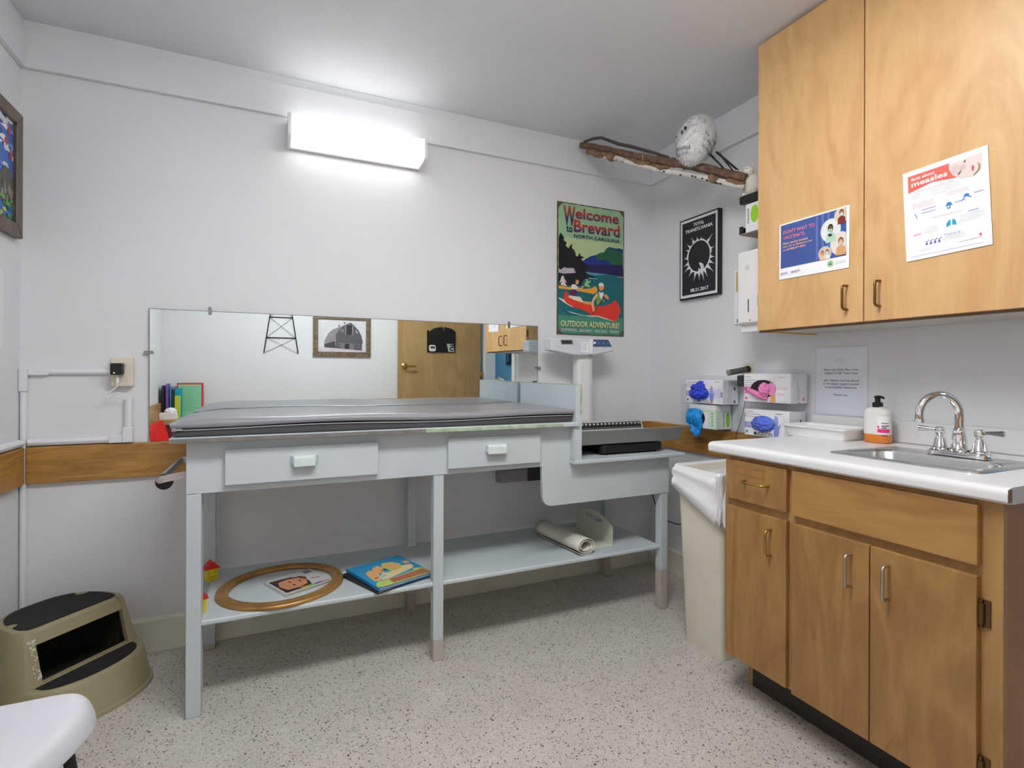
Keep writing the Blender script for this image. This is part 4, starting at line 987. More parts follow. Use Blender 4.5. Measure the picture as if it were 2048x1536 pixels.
blue_gl = mat('nitrile_blue', (54, 76, 214), .38, var=.15, vscale=30)
cyan_gl = mat('nitrile_cyan', (22, 146, 226), .4, var=.1, vscale=30)
pink_gl = mat('nitrile_pink', (240, 140, 196), .38, var=.08, vscale=30)
peri_gl = mat('nitrile_periwinkle', (92, 118, 226), .38, var=.12, vscale=30)
skin_p = mat('skin_ink', (216, 150, 120), .5); hand_m = mat('glove_ink', (138, 150, 224), .5); hole_m = mat('hole_dark', (46, 34, 42), .9)
lav = mat('lavender_band', (172, 168, 216), .5, var=.25, vscale=140); pkb = mat('pink_band', (240, 120, 176), .5, var=.4, vscale=120); gry = mat('small_print_grey', (176, 172, 184), .6)
fpk = mat('faint_pink', (246, 214, 228), .5); flav = mat('faint_lavender', (222, 220, 240), .5)
teal_i = mat('teal_ink', (60, 160, 140), .5); nav_i = mat('slate_ink', (60, 80, 120), .5); pink_i = mat('pink_ink', (232, 84, 140), .5)
def hand(g, pl, a, b, s, m, ms, L=4):
    g.poly(pl, [(a, b), (a + 26 * s, b), (a + 30 * s, b + 22 * s), (a + 30 * s, b + 44 * s), (a - 2 * s, b + 44 * s), (a - 1 * s, b + 20 * s)], m, L)
    for k, (dx, h_, l) in enumerate(((-1, 42, 40), (8, 44, 52), (17, 44, 48))): g.poly(pl, [(a + dx * s, b + 38 * s), (a + (dx + 8) * s, b + 38 * s), (a + (dx + 4 - k * 0) * s, b + (h_ + l) * s), (a + (dx - 1) * s, b + (h_ + l) * s)], m, L)
    g.poly(pl, [(a + 24 * s, b + 18 * s), (a + 40 * s, b + 50 * s), (a + 36 * s, b + 56 * s), (a + 26 * s, b + 40 * s)], m, L)
    if ms is not None: g.poly(pl, [(a + 2 * s, b - 12 * s), (a + 24 * s, b - 12 * s), (a + 26 * s, b + 2 * s), (a, b + 2 * s)], ms, L)
# A: upper left, purple
t, pl, sp, W, H = glove_box('white and lavender glove box with dark blue glove, upper one nearer the corner', 1.949, 2.205, 1.019, 1.141, white_paper, lav, blue_gl)
g = G(); g.rect(pl, 0, W, 36, 62, 3, 1); g.rect(pl, 120, W - 14, 30, 76, 4, 2)
g.disc(pl, 97, 53, 66, 36, 0, 3); hand(g, pl, 172, 14, .82, 1, 2, 4)
for k, (a, w_) in enumerate(((14, 60), (14, 84), (14, 70))): g.rect(pl, a, a + w_, 108 - k * 11, 111 - k * 11, 5, 2)
g.rect(pl, 3, 6, 84, 102, 6, 2); g.rect(pl, 10, 19, 10, 22, 6, 2); g.rect(pl, 200, 238, 112, 115, 5, 2)
g.poly(pl, [(52, 3), (60, 30), (158, 27), (170, 2)], 7, 4); g.rect(pl, 88, 104, 10, 18, 6, 5)
for a, b0, b1 in ((14, 78, 118), (34, 12, 80), (50, 10, 80)): g.rect(sp, a, a + 3, b0, b1, 5, 1)
g.rect(sp, 74, 84, 70, 86, 6, 1); g.rect(sp, 72, 84, 8, 20, 6, 1)
g.obj('carton_print', [hole_m, hand_m, skin_p, lav, flav, gry, nav_i, mat('flap_shadow_side', (190, 192, 206), .6)], t)
g = crump((2.044, 2.106, 1.070), (.034, .060, .030), 3, amp=.26, freq=2.6)
g.blob((2.032, 2.092, 1.104), (.022, .022, .026), 5, .4, 1.9, 8, True); g.blob((2.032, 2.122, 1.100), (.020, .024, .016), 5, .4, 1.9, 11, True)
tag(g.obj('rubber_glove', blue_gl), 'dark blue rubber glove bunched up out of the upper lavender box nearer the corner', 'glove')
# B: lower left, green
t, pl, sp, W, H = glove_box('white and lime green glove box with a bright blue glove hanging out', 1.995, 2.178, .890, 1.013, white_paper, lav, cyan_gl)
pg = mat('pale_green_card', (206, 232, 206), .5)
g = G(); g.rect(pl, 0, W, 88, 92, 0, 1); g.rect(pl, 0, W, 97, 98.5, 0, 1); g.rect(sp, 0, 106, 88, 92, 0, 1)
g.disc(pl, 62, 52, 50, 40, 1, 2); g.rect(pl, W - 50, W - 1, 2, 86, 2, 1); g.rect(sp, 2, 40, 2, 86, 2, 1)
for k in range(5): g.disc(pl, W - 22, 20 + k * 15, 4, 5, 3, 3)
for k in range(22): g.rect(sp, 48, 60, 8 + k * 3.4, 8 + k * 3.4 + (2.2 if k % 4 else 1), 4, 2)
g.disc(sp, 84, 46, 14, 38, 5, 2); g.rect(pl, 2, 24, 72, 84, 6, 2)
g.obj('carton_print', [mat('green_line', (176, 226, 130), .5), hole_m, pg, mat('grey_icon', (130, 150, 160), .5), gry, mat('lime_oval', (140, 206, 40), .5), mat('faint_lime', (210, 236, 180), .5)], t)
g = G()
rnd = random.Random(4)
# a limp glove: sheet with folds falling from the slot
NX, NZ = 26, 34; front = []; 
def hang(u, v):
    w_ = .045 + .012 * math.sin(v * 2.6 + .6); w_ *= (1 - .25 * v)
    y = 2.122 + .006 * math.sin(v * 5) + (-u) * w_ - .006 * v
    z = .982 - .128 * v - .008 * math.sin(u * 4 + 1) * v + .010 * (1 - u * u) * (1 - v) 
    x = 2.026 - .016 * math.sin(math.pi * min(1, v * 1.3 + .15)) * (1 - u * u * .6) - .022 * abs(noise.noise(Vector((u * 2.6 + v * 1.2, v * 1.6, 2)))) - .012 * abs(noise.noise(Vector((u * 5, v * 5, 5))))
    return (x, y, z)
g.loft([[hang(-1 + 2 * i / NX, j / NZ) for i in range(NX + 1)] + [(hang(-1 + 2 * i / NX, j / NZ)[0] + .012, hang(-1 + 2 * i / NX, j / NZ)[1], hang(-1 + 2 * i / NX, j / NZ)[2]) for i in range(NX, -1, -1)] for j in range(NZ + 1)])
tag(g.obj('rubber_glove', cyan_gl, weld=True), 'bright blue rubber glove hanging limply out of the lime green box', 'glove')
# C: pink, upper right
t, pl, sp, W, H = glove_box('white and pink glove box with a pink glove in its dark opening', 1.572, 1.820, 1.044, 1.174, white_paper, pkb, pink_gl)
g = G(); g.rect(pl, 0, 66, 38, 70, 3, 1); g.rect(pl, 180, W - 14, 60, 70, 4, 1); g.rect(pl, 180, W - 30, 34, 44, 4, 1)
for k in range(14): g.rect(pl, 2 + (k % 7) * 9, 10 + (k % 7) * 9, 39 + (k // 7) * 15, 52 + (k // 7) * 15, 3 if k % 3 else 7, 2)
g.disc(pl, 108, 62, 68, 40, 0, 3)
g.text(pl, 'McKESSON', 8, 113, 34, 4, 8, 3)
for k, w_ in enumerate((86, 70, 40)): g.rect(pl, 8, 8 + w_, 98 - k * 11, 101 - k * 11, 5, 2)
g.rect(pl, 10, 20, 10, 22, 6, 2); g.rect(pl, 188, 226, 112, 114, 5, 2); g.rect(pl, 185, 228, 6, 7.5, 5, 2)
g.poly(pl, [(146, 0), (146, 36), (172, 36), (174, 0)], 2, 4)
g.poly(pl, [(132, 82), (150, 90), (168, 84), (176, 62), (170, 40), (158, 32), (140, 36), (128, 50)], 9, 5)
g.rect(pl, 146, 148, 90, 104, 9, 4); g.rect(pl, 160, 162, 88, 100, 9, 4)
for a, b0, b1 in ((20, 92, 122), (20, 12, 44), (42, 12, 110), (54, 12, 70)): g.rect(sp, a, a + 2.5, b0, b1, 5, 1)
g.rect(sp, 76, 86, 12, 26, 6, 1); g.rect(sp, 44, 62, 0, 4, 6, 1)
g.obj('carton_print', [hole_m, hand_m, mat('warm_skin_ink', (236, 170, 120), .5), pkb, fpk, gry, pink_i, mat('light_pink_ink', (250, 180, 214), .5), ink_m, mat('pink_glove_ink', (240, 160, 206), .5)], t)
rr = Matrix.Rotation(R(22), 3, 'X')
g = crump((2.034, 1.738, 1.080), (.018, .048, .011), 5, rot=rr, amp=.35, freq=2.4); g.blob((2.034, 1.700, 1.100), (.020, .021, .028), 5, .4, 2.0, 9, True)
tag(g.obj('rubber_glove', pink_gl), 'pink rubber glove pulled half out of the pink box', 'glove')
# D: lower right, lavender with brand lettering
t, pl, sp, W, H = glove_box('white and lavender glove box with bold black lettering, under the pink box', 1.578, 1.815, .888, 1.008, white_paper, lav, peri_gl)
g = G(); g.rect(pl, 0, 74, 34, 62, 3, 1); g.disc(pl, 104, 58, 62, 36, 0, 3); hand(g, pl, 160, 12, .9, 1, 1, 4)
for k, w_ in enumerate((40, 78, 60)): g.rect(pl, 10, 10 + w_, 108 - k * 11, 111 - k * 11, 5, 2)
g.rect(pl, 2, 5, 84, 102, 6, 2); g.rect(pl, 9, 19, 10, 22, 7, 2); g.rect(pl, 168, 200, 106, 108, 8, 2)
g.obj('carton_print', [mat('deep_blue_ink', (20, 34, 140), .5), hand_m, skin_p, lav, flav, gry, nav_i, teal_i, ink_m], t); g = G(); g.text(pl, 'McKESSON', 54, 3, 98, 17, 8, 6, bold=.008); g.obj('brand_lettering', [ink_m] * 9, t); g = G(); g.rect(sp, 66, 76, 60, 84, 8, 1)
g.obj('side_print', [ink_m] * 9, t)
g = crump((2.048, 1.712, .944), (.030, .060, .034), 7, amp=.22, freq=2.4)
tag(g.obj('rubber_glove', peri_gl), 'bright blue rubber glove filling the opening of the lower lettered box', 'glove')

# outlet, otoscope handle, power adapter
t = thing('wall_outlet', 'beige outlet on the right wall above the glove boxes', 'outlet', (2.15, 1.897, 1.17))
g = G(); g.prism([(2.148, y, z) for y, z in rrect(1.862, 1.932, 1.112, 1.228, .004)], (.006, 0, 0)); g.obj('cover_plate', mat('ivory_plastic', (228, 220, 198), .4), t, bevel=.002)
t = thing('instrument_handle', 'silver cylinder handle plugged into the outlet above the glove boxes', 'handle', (2.10, 1.88, 1.2))
g = G(); p0, p1 = Vector((2.146, 1.884, 1.199)), Vector((2.028, 1.905, 1.178)); d_ = (p1 - p0).normalized()
g.lathe(p0, [(.010, 0), (.014, .004), (.014, .010), (.012, .012), (.014, .014), (.0145, .12), (.013, .122)], 24, axis=d_); g.obj('handle_body', mat('gunmetal', (122, 122, 120), .3, .85), t, auto=40)
g = G(); g.lathe(p0 + d_ * .0, [(.0155, .002), (.0155, .006), (.0135, .007), (.0155, .009), (.0155, .013), (.0135, .014), (.0155, .016), (.0155, .020)], 24, axis=d_); g.obj('threaded_collar', mat('dark_collar', (70, 66, 56), .35, .9), t, auto=40)
g = G(); g.lathe(p0 + d_ * .1215, [(.0147, -.003), (.0147, .001), (.011, .0012)], 24, axis=d_); g.obj('end_ring', chrome_m, t, auto=40)
t = thing('power_adapter', 'black power adapter between the clear glove box holders with a cord hanging down', 'adapter', (2.12, 1.88, 1.13))
g = G(); g.prism([(2.095, y, z) for y, z in rrect(1.866, 1.912, 1.112, 1.166, .006)], (.05, 0, 0)); g.obj('adapter_body', black_m, t, bevel=.003)
g = G(); g.tube([(2.13, 1.884, 1.112), (2.128, 1.886, 1.06), (2.130, 1.896, 1.02), (2.128, 1.905, .98), (2.12, 1.912, .93), (2.108, 1.92, .89), (2.10, 1.922, .86), (2.105, 1.925, .82)], .0016, 6); g.obj('adapter_cord', black_m, t)
t = thing('power_cable', 'thin black cable hanging against the right wall behind the table', 'cable', (2.12, 2.45, .32))
g = G(); g.tube([(2.10, 2.61, .60), (2.125, 2.60, .50), (2.130, 2.585, .42), (2.128, 2.54, .35), (2.122, 2.50, .325), (2.12, 2.43, .307), (2.125, 2.36, .308), (2.13, 2.30, .322), (2.13, 2.1, .38), (2.132, 1.95, .60), (2.13, 1.925, .75)], .003, 8); g.obj('cable_run', black_m, t)

# notice on the wall
t = thing('paper_notice', 'white paper notice about diapers in a clear sleeve above the counter', 'notice', (2.15, 1.428, 1.0))
g = G(); g.box(2.1525, 2.1545, 1.319, 1.536, 1.003, 1.284); g.obj('paper_sheet', mat('notice_paper', (236, 238, 244), .35), t)
g = G(); g.box(2.1505, 2.152, 1.312, 1.542, .998, 1.292); g.obj('clear_sleeve', clear_m, t)
g = G(); pl = right_pl(2.1525)
cx = -1427
lines = [('Please DO NOT Place Dirty', 1186, 150), ('Diapers in the Trash Cans.', 1172, 143), ('ALL Diapers must be placed', 1141, 150), ("in the Diaper Genie's located", 1127, 154), ('in each patient bathroom.', 1112, 136), ('Thank you.', 1081, 60)]
for s_, z, w_ in lines: g.text(pl, s_, cx, z, w_, 9.5 if 'p' in s_ or 'y' in s_ else 8, 0, 1, bold=.02, shear=.25, align='c')
g.rect(pl, -1464, -1415, 1184.6, 1185.4, 0, 1); g.rect(pl, -1501, -1484, 1139.6, 1140.4, 0, 1); g.rect(pl, -1471, -1404, 1125.6, 1126.4, 0, 1)
import math as _m
for k in range(11): g.rect(pl, cx - 26 + k * 4, cx - 24 + k * 4, 1219 + 6 * _m.sin(k), 1222 + 6 * _m.sin(k), 1, 1)
for k in range(5): g.rect(pl, cx - 20 + k * 7, cx - 17 + k * 7, 1228 + (k % 2) * 4, 1236, 1, 1)
g.obj('notice_lettering', [mat('notice_ink', (64, 66, 92), .6), mat('faint_logo', (186, 190, 204), .6)], t)

# ================================================================== upper cabinet
U = thing('wall_cabinet', 'tall honey maple wall cabinet with two doors on the right wall', 'cabinet', (1.98, 1.12, 1.34))
g = G(); cz0, cz1 = 1.343, 2.53
g.box(1.83, XR, 1.535, 1.555, cz0, cz1); g.box(1.83, XR, .685, .705, cz0, cz1); g.box(1.83, XR, .705, 1.535, cz0 + .012, cz0 + .03); g.box(1.83, XR, .705, 1.535, cz1 - .02, cz1); g.box(2.14, XR, .705, 1.535, cz0 + .03, cz1 - .02)
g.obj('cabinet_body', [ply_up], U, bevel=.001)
g = G(); g.box(1.85, 2.15, .706, 1.534, cz0 + .006, cz0 + .0118); g.obj('cabinet_bottom', mat('pale_underside', (196, 190, 182), .6), U)
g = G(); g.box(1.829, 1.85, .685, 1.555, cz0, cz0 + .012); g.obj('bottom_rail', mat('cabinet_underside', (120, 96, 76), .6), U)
def pull(g, x, y, z, L_, horizontal=False, r=.0042, out=.028, sgn=-1):
    n = 6; pts = []
    if horizontal:
        pts = [(x, y - L_ / 2, z), (x - out * .8, y - L_ / 2 + .004, z), (x - out, y - L_ / 2 + .012, z), (x - out, y + L_ / 2 - .012, z), (x - out * .8, y + L_ / 2 - .004, z), (x, y + L_ / 2, z)]
    else:
        pts = [(x, y, z - L_ / 2), (x - out * .75, y, z - L_ / 2 + .001), (x - out * .95, y, z - L_ / 2 + .005), (x - out, y, z - L_ / 2 + .013), (x - out, y, z + L_ / 2 - .013), (x - out * .95, y, z + L_ / 2 - .005), (x - out * .75, y, z + L_ / 2 - .001), (x, y, z + L_ / 2)]
    g.tube(pts, r, 12)
for y0, y1, hy in ((1.125, 1.548, 1.178), (.690, 1.121, 1.070)):
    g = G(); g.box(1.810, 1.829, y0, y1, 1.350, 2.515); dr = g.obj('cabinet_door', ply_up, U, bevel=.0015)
    g = G(); pull(g, 1.810, hy, 1.437, .082); g.obj('door_handle', bronze_m, dr, auto=50)
for z in (1.45, 2.2):
    g = G(); g.box(1.812, 1.8285, 1.5483, 1.5505, z, z + .05); g.obj('hinge', mat('dark_brass', (120, 96, 60), .4, .9), U)

# posters on the cabinet doors
def paper(name, label, cat, x, corners, th=.0012):
    t = thing(name, label, cat, (x, -(corners[0][0] + corners[1][0]) / 2000, corners[3][1] / 1000))
    g = G(); g.prism([(x, -a / 1000, b / 1000) for a, b in corners], (th, 0, 0)); g.obj('paper_sheet', white_paper, t)
    return t
xp = 1.8072
t = paper('vaccine_poster', 'blue and white poster with round portraits taped on the left upper door', 'poster', xp, [(-1444, 1755), (-1169, 1756), (-1171, 1540), (-1445, 1541)])
pl = right_pl(xp); g = G(); cols = []
C = ci
g.poly(pl, [(-1438, 1750), (-1180, 1751), (-1180, 1584), (-1438, 1583)], C((62, 84, 150), .3), 1)
for x0 in (-1292, -1270, -1248): g.rect(pl, x0, x0 + 8, 1584 + (x0 % 3), 1750, C((98, 112, 176), .3), 2)
g.rect(pl, -1226, -1180, 1740, 1750, C((86, 104, 170), .3), 2)
CL = (-1438, -1180, 1584, 1751)
for (a, b, ra, rb, rim, bgc) in ((-1236, 1684, 38, 42, (130, 196, 240), (226, 226, 224)), (-1197, 1727, 26, 28, (190, 214, 220), (214, 196, 168)), (-1200, 1630, 38, 42, (120, 180, 226), (224, 214, 200)), (-1257, 1606, 26, 27, (90, 160, 220), (214, 190, 164))):
    g.disc(pl, a, b, ra, rb, C(rim, .3), 3, clip=CL); g.disc(pl, a, b, ra - 2, rb - 2, C(bgc, .3), 4, clip=CL)
def person(a, b, s, hair, skin, mask, top_, L=5):
    q = lambda pts: [(min(max(a + x * s, -1437), -1181), min(max(b + y * s, 1585), 1750)) for x, y in pts]
    g.poly(pl, q([(-16, -30), (16, -30), (14, -6), (6, 0), (-6, 0), (-14, -6)]), C(top_, .3), L)
    g.poly(pl, q([(9 * math.cos(t_), 14 + 13 * math.sin(t_)) for t_ in [k * .5236 for k in range(12)]]), C(hair, .3), L + 1)
    g.poly(pl, q([(6.5 * math.cos(t_), 11 + 9 * math.sin(t_)) for t_ in [k * .5236 for k in range(12)]]), C(skin, .3), L + 2)
    g.poly(pl, q([(-7, 11), (7, 11), (5, 3), (0, 1), (-5, 3)]), C(mask, .3), L + 3)
person(-1236, 1676, 1.15, (60, 44, 38), (120, 84, 66), (170, 206, 200), (176, 210, 190))
g.poly(pl, [(-1244, 1672), (-1230, 1670), (-1232, 1662), (-1242, 1664)], C((30, 32, 36)), 9)
person(-1196, 1724, .9, (110, 40, 36), (190, 140, 110), (186, 216, 224), (120, 46, 40))
person(-1198, 1622, 1.1, (120, 84, 56), (216, 166, 140), (222, 176, 172), (214, 160, 110))
person(-1266, 1600, .7, (150, 90, 60), (226, 130, 80), (226, 150, 100), (230, 190, 150)); person(-1248, 1600, .7, (70, 60, 56), (216, 196, 186), (220, 220, 224), (226, 226, 228))
g.disc(pl, -1237, 1565, 12, 13, C((206, 218, 130)), 2); g.disc(pl, -1237, 1566, 9, 9, C((120, 180, 170)), 3); g.rect(pl, -1243, -1231, 1562, 1565, C((60, 90, 80)), 4)
g.rect(pl, -1222, -1182, 1567, 1568.5, C((190, 196, 204)), 2); g.rect(pl, -1220, -1182, 1561, 1562.5, C((180, 206, 214)), 2)
cor = C((240, 130, 140)); ora = C((240, 180, 150)); nv_ = C((50, 62, 90))
g.text(pl, "DON'T WAIT TO", -1426, 1714, 130, 13, cor, 4, bold=.01); g.text(pl, 'VACCINATE.', -1426, 1693, 92, 13, cor, 4, bold=.01)
g.text(pl, 'Find a vaccine location', -1427, 1673, 104, 9, ora, 4, bold=.02); g.text(pl, 'near you at MySpot.nc.gov', -1427, 1660, 122, 9, ora, 4, bold=.02); g.text(pl, 'or call 888-675-4567.', -1427, 1649, 96, 8, ora, 4, bold=.02)
g.text(pl, 'SPOT.', -1438, 1557, 34, 9, nv_, 3); g.text(pl, 'SHOT.', -1392, 1558, 38, 9, nv_, 3, bold=.01)
g.obj('poster_print', cols, t)
g = G(); tp = mat('old_tape', (214, 176, 118), .3, coat=.3); pl = right_pl(1.8098); g.rect(pl, -1452, -1442, 1756, 1786, 0, 0); g.obj('tape', tp, t); g = G(); g.rect(pl, -1441, -1180, 1757, 1763, 0, 0); g.obj('tape', tp, t); g = G(); g.rect(pl, -1200, -1168, 1528, 1538, 0, 0); g.obj('tape', tp, t)

t = paper('measles_poster', 'white fact sheet with coral banner taped on the right upper door', 'poster', xp, [(-1002, 1803), (-785, 1811), (-773, 1532), (-990, 1524)])
pl = right_pl(xp)
g = G(); cols = []
g.poly(pl, A['m_red'], C((244, 100, 88)), 1)
g.poly(pl, A['m_face'], C((222, 204, 198)), 2); g.poly(pl, A['m_lip'], C((190, 90, 100)), 4); g.poly(pl, A['m_eye'], C((80, 66, 66)), 4); g.poly(pl, A['m_brow'], C((80, 66, 66)), 4); g.poly(pl, A['m_chin'], C((150, 130, 70)), 4)
g.disc(pl, -842, 1768, 7, 8, C((212, 186, 178)), 3); g.disc(pl, -860, 1768, 12, 14, C((212, 192, 188)), 3)
wt = C((250, 250, 250)); gr = C((196, 198, 204)); rd = C((240, 180, 180)); bl = C((40, 120, 190)); bl2 = C((150, 160, 210))
def slope(a): return (a + 990) * .036
def sl(a, b, w_, m_, h_=1.2): g.poly(pl, [(a, b + slope(a)), (a + w_, b + slope(a + w_)), (a + w_, b + slope(a + w_) + h_), (a, b + slope(a) + h_)], m_, 2)
plr = Pl(pl.at(-976, 1752), Vector((0, -1, .055)).normalized(), Vector((0, .055, 1)).normalized(), (-1, 0, 0)); g.text(plr, 'facts about', 0, 19, 64, 10, wt, 3, bold=.012, shear=.05); g.text(plr, 'measles', 0, 0, 96, 16, wt, 3, bold=.02)
sl(-974, 1733, 112, rd); 
for k in range(3): sl(-974, 1726 - k * 6, 24, gr)
for k in range(4): sl(-928, 1728 - k * 6, 78 - 10 * (k % 2), gr, .8)
for k in range(3): sl(-975, 1696 - k * 6, 60, rd, 1)
for k in range(2): sl(-884, 1702 - k * 6, 56, rd, 1)
for k in range(2): sl(-948, 1672 - k * 10, 38, bl2, 2)
g.poly(pl, [(-968, 1668), (-965, 1668), (-958, 1652), (-961, 1652)], C((120, 140, 210)), 2)
g.poly(pl, [(-886, 1667), (-880, 1678), (-872, 1678), (-867, 1668), (-872, 1670), (-873, 1660), (-881, 1660), (-881, 1669)], bl, 2); g.disc(pl, -877, 1665, 2.5, 3, wt, 3)
sl(-862, 1668, 26, bl2, 2.5); g.poly(pl, [(-842, 1684), (-835, 1692), (-826, 1688), (-829, 1681)], bl, 2); g.poly(pl, [(-846, 1672), (-845, 1671), (-836, 1682), (-838, 1683)], bl, 2); g.poly(pl, [(-830, 1682), (-822, 1676), (-821, 1678), (-828, 1684)], bl, 2); sl(-816, 1680, 22, bl2, 2.5)
sl(-920, 1640, 76, rd); g.poly(pl, [(-883, 1606), (-882, 1618), (-875, 1626), (-872, 1626), (-872, 1610)], C((40, 160, 200)), 2); g.poly(pl, [(-868, 1610), (-868, 1626), (-864, 1626), (-859, 1620), (-857, 1608)], C((40, 160, 200)), 2)
sl(-830, 1632, 26, bl2, 2.5)
for k in range(5): sl(-850, 1626 - k * 4.6, 58 - 8 * (k == 4), gr, .8)
g.poly(pl, [(-972, 1604), (-948, 1606), (-948, 1602), (-968, 1598)], C((240, 180, 210)), 2)
for k in range(4): sl(-940, 1614 - k * 5, 36, gr, .8)
pu = C((90, 80, 180))
for k in range(4):
    a = -937 + k * 11; g.poly(pl, [(a, 1565 + k * .4), (a + 7, 1566 + k * .4), (a + 5, 1572 + k * .4), (a + 2, 1572 + k * .4)], pu, 2); g.disc(pl, a + 3.5, 1575 + k * .4, 1.8, 1.8, pu, 2); g.disc(pl, a + 8, 1578 + k * .4, 1.6, 1.6, pu, 2)
g.text(pl, '9 out of 10', -888, 1583, 40, 5, bl2, 3, bold=.02)
for k in range(3): sl(-888, 1575 - k * 5, 52, gr, .8)
sl(-950, 1552, 34, gr, .8); sl(-950, 1548, 26, gr, .8); sl(-852, 1550, 40, gr, 2); sl(-820, 1551, 22, C((240, 190, 190)), 2); g.disc(pl, -800, 1566, 3, 4, C((240, 90, 90)), 2); sl(-978, 1535, 184, bl2, .8)
g.obj('poster_print', cols, t)
g = G(); pl = right_pl(1.8098); g.rect(pl, -783, -768, 1791, 1800, 0, 0); g.obj('tape', tp, t); g = G(); g.rect(pl, -776, -768, 1600, 1788, 0, 0); g.obj('tape', tp, t)

# ================================================================== base cabinet
Bc = thing('base_cabinet', 'brown maple sink base cabinet with a drawer and three doors', 'cabinet', (1.85, 1.04, 0))
g = G()
g.box(1.551, XR, 1.427, 1.445, .150, .877); g.box(1.65, XR, 1.427, 1.445, 0, .150); g.box(2.13, XR, .65, 1.427, 0, .877); g.box(1.55, 2.13, .65, 1.427, .150, .168)
g.obj('carcass', ply_frame, Bc)
g = G(); g.box(1.55, XR, .632, .650, .0, .877); g.obj('end_panel', ply_dark, Bc, bevel=.001)
g = G(); X0_, X1_ = 1.53, 1.55
g.box(X0_, X1_, 1.425, 1.4455, .150, .877); g.box(X0_, X1_, 1.150, 1.190, .150, .877); g.box(X0_, X1_, .632, .680, .0, .877)
for ya_, yb_ in ((.680, 1.150), (1.190, 1.425)): g.box(X0_ + .0003, X1_, ya_, yb_, .858, .877); g.box(X0_ + .0003, X1_, ya_, yb_, .690, .728); g.box(X0_ + .0003, X1_, ya_, yb_, .150, .158)
g.obj('face_frame', ply_frame, Bc, bevel=.001)
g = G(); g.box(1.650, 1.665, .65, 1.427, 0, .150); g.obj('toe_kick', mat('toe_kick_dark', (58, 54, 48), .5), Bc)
def front(y0, y1, z0, z1, m, name):
    g = G(); g.box(1.512, 1.530, y0, y1, z0, z1); return g.obj(name, m, Bc, bevel=.002)
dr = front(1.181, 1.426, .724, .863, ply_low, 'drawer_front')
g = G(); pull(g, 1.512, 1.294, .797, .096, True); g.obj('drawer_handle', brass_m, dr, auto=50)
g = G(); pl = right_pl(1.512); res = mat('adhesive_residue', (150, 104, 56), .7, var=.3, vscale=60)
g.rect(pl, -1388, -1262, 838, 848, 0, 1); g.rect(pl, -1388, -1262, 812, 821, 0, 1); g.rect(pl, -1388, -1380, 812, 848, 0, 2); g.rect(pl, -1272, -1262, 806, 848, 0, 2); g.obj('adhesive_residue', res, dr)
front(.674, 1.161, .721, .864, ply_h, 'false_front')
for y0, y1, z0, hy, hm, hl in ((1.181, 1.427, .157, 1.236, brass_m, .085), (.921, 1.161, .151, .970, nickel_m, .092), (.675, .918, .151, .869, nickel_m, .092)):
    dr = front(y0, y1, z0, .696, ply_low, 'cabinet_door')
    g = G(); pull(g, 1.512, hy, .612, hl); g.obj('door_handle', hm, dr, auto=50)
hb = mat('antique_brass', (112, 88, 62), .4, .9)
for z in (.61, .24):
    g = G(); g.box(1.525, 1.5295, .655, .672, z - .032, z + .032); g.tube([(1.522, .671, z - .024), (1.522, .671, z + .024)], .007, 12); g.tube([(1.522, .671, z - .034), (1.522, .671, z + .034)], .004, 10)
    g.lathe((1.5255, .661, z - .002), [(.003, 0), (.002, .002)], axis=(-1, 0, 0), seg=10); g.obj('hinge', hb, Bc, auto=40)
for y in (1.4275, 1.1625):
    for z in (.24, .62): g = G(); g.box(1.520, 1.5265, y - .0005, y + .004, z - .025, z + .025); g.obj('hinge', hb, Bc)

# counter
lam = mat('speckled_laminate', (222, 222, 222), .3, var=.035, vscale=420)
K = thing('countertop', 'white speckled laminate countertop with rounded front edge and backsplash', 'countertop', (1.82, 1.05, .877))
g = G()
sx0, sx1, sy0, sy1 = 1.665, 1.945, .765, 1.105      # sink cut-out
prof = [(XR, .878), (1.53, .878), (1.505, .880), (1.4985, .886), (1.497, .900), (1.4985, .908), (1.504, .914), (1.515, .9170), (1.53, .9175)]
CY0, CY1 = .612, 1.500
g.loft([[(x, y, z) for x, z in [(1.60, .878)] + prof[1:] + [(1.60, .9175)]] for y in (CY0, CY1)], smooth=False)
g.box(1.60, sx0, CY0, CY1, .878, .9175); g.box(sx1, XR, CY0, CY1, .878, .9175); g.box(sx0, sx1, CY0, sy0, .878, .9175); g.box(sx0, sx1, sy1, CY1, .878, .9175)
g.obj('worktop', lam, K, auto=35)
g = G(); g.box(1.4985, 1.516, .6112, .612, .884, .9135); g.obj('exposed_edge', wood('particle_board', (120, 76, 44), (170, 120, 76), scale=(3, 3, 1), fig=6), K)
g = G(); g.box(2.132, XR, CY0, CY1 + .045, .9178, .998); g.obj('backsplash', lam, K, bevel=.006, seg=3)
# sink
SK = thing('sink', 'stainless steel rectangular sink set into the counter', 'sink', (1.81, .93, .918))
def rr3(x0, x1, y0, y1, r, z): return [(x, y, z) for x, y in rrect(x0, x1, y0, y1, r, 6)]
g = G()
g.loft([rr3(1.640, 1.968, .725, 1.135, .030, .918), rr3(1.641, 1.967, .726, 1.134, .030, .9215), rr3(1.650, 1.960, .735, 1.125, .028, .9235), rr3(1.672, 1.868, .752, 1.108, .050, .9215), rr3(1.677, 1.863, .757, 1.103, .052, .914), rr3(1.686, 1.854, .768, 1.092, .05, .83), rr3(1.700, 1.840, .785, 1.075, .045, .800), rr3(1.74, 1.80, .88, .98, .02, .796)], caps=False)
g.face(rr3(1.74, 1.80, .88, .98, .02, .796)); g.obj('basin', steel_m, SK, auto=50)
g = G(); g.lathe((1.77, .93, .797), [(.022, 0), (.030, .001), (.032, .004), (.022, .003), (.010, .001)]); g.obj('drain', chrome_m, SK, auto=40)
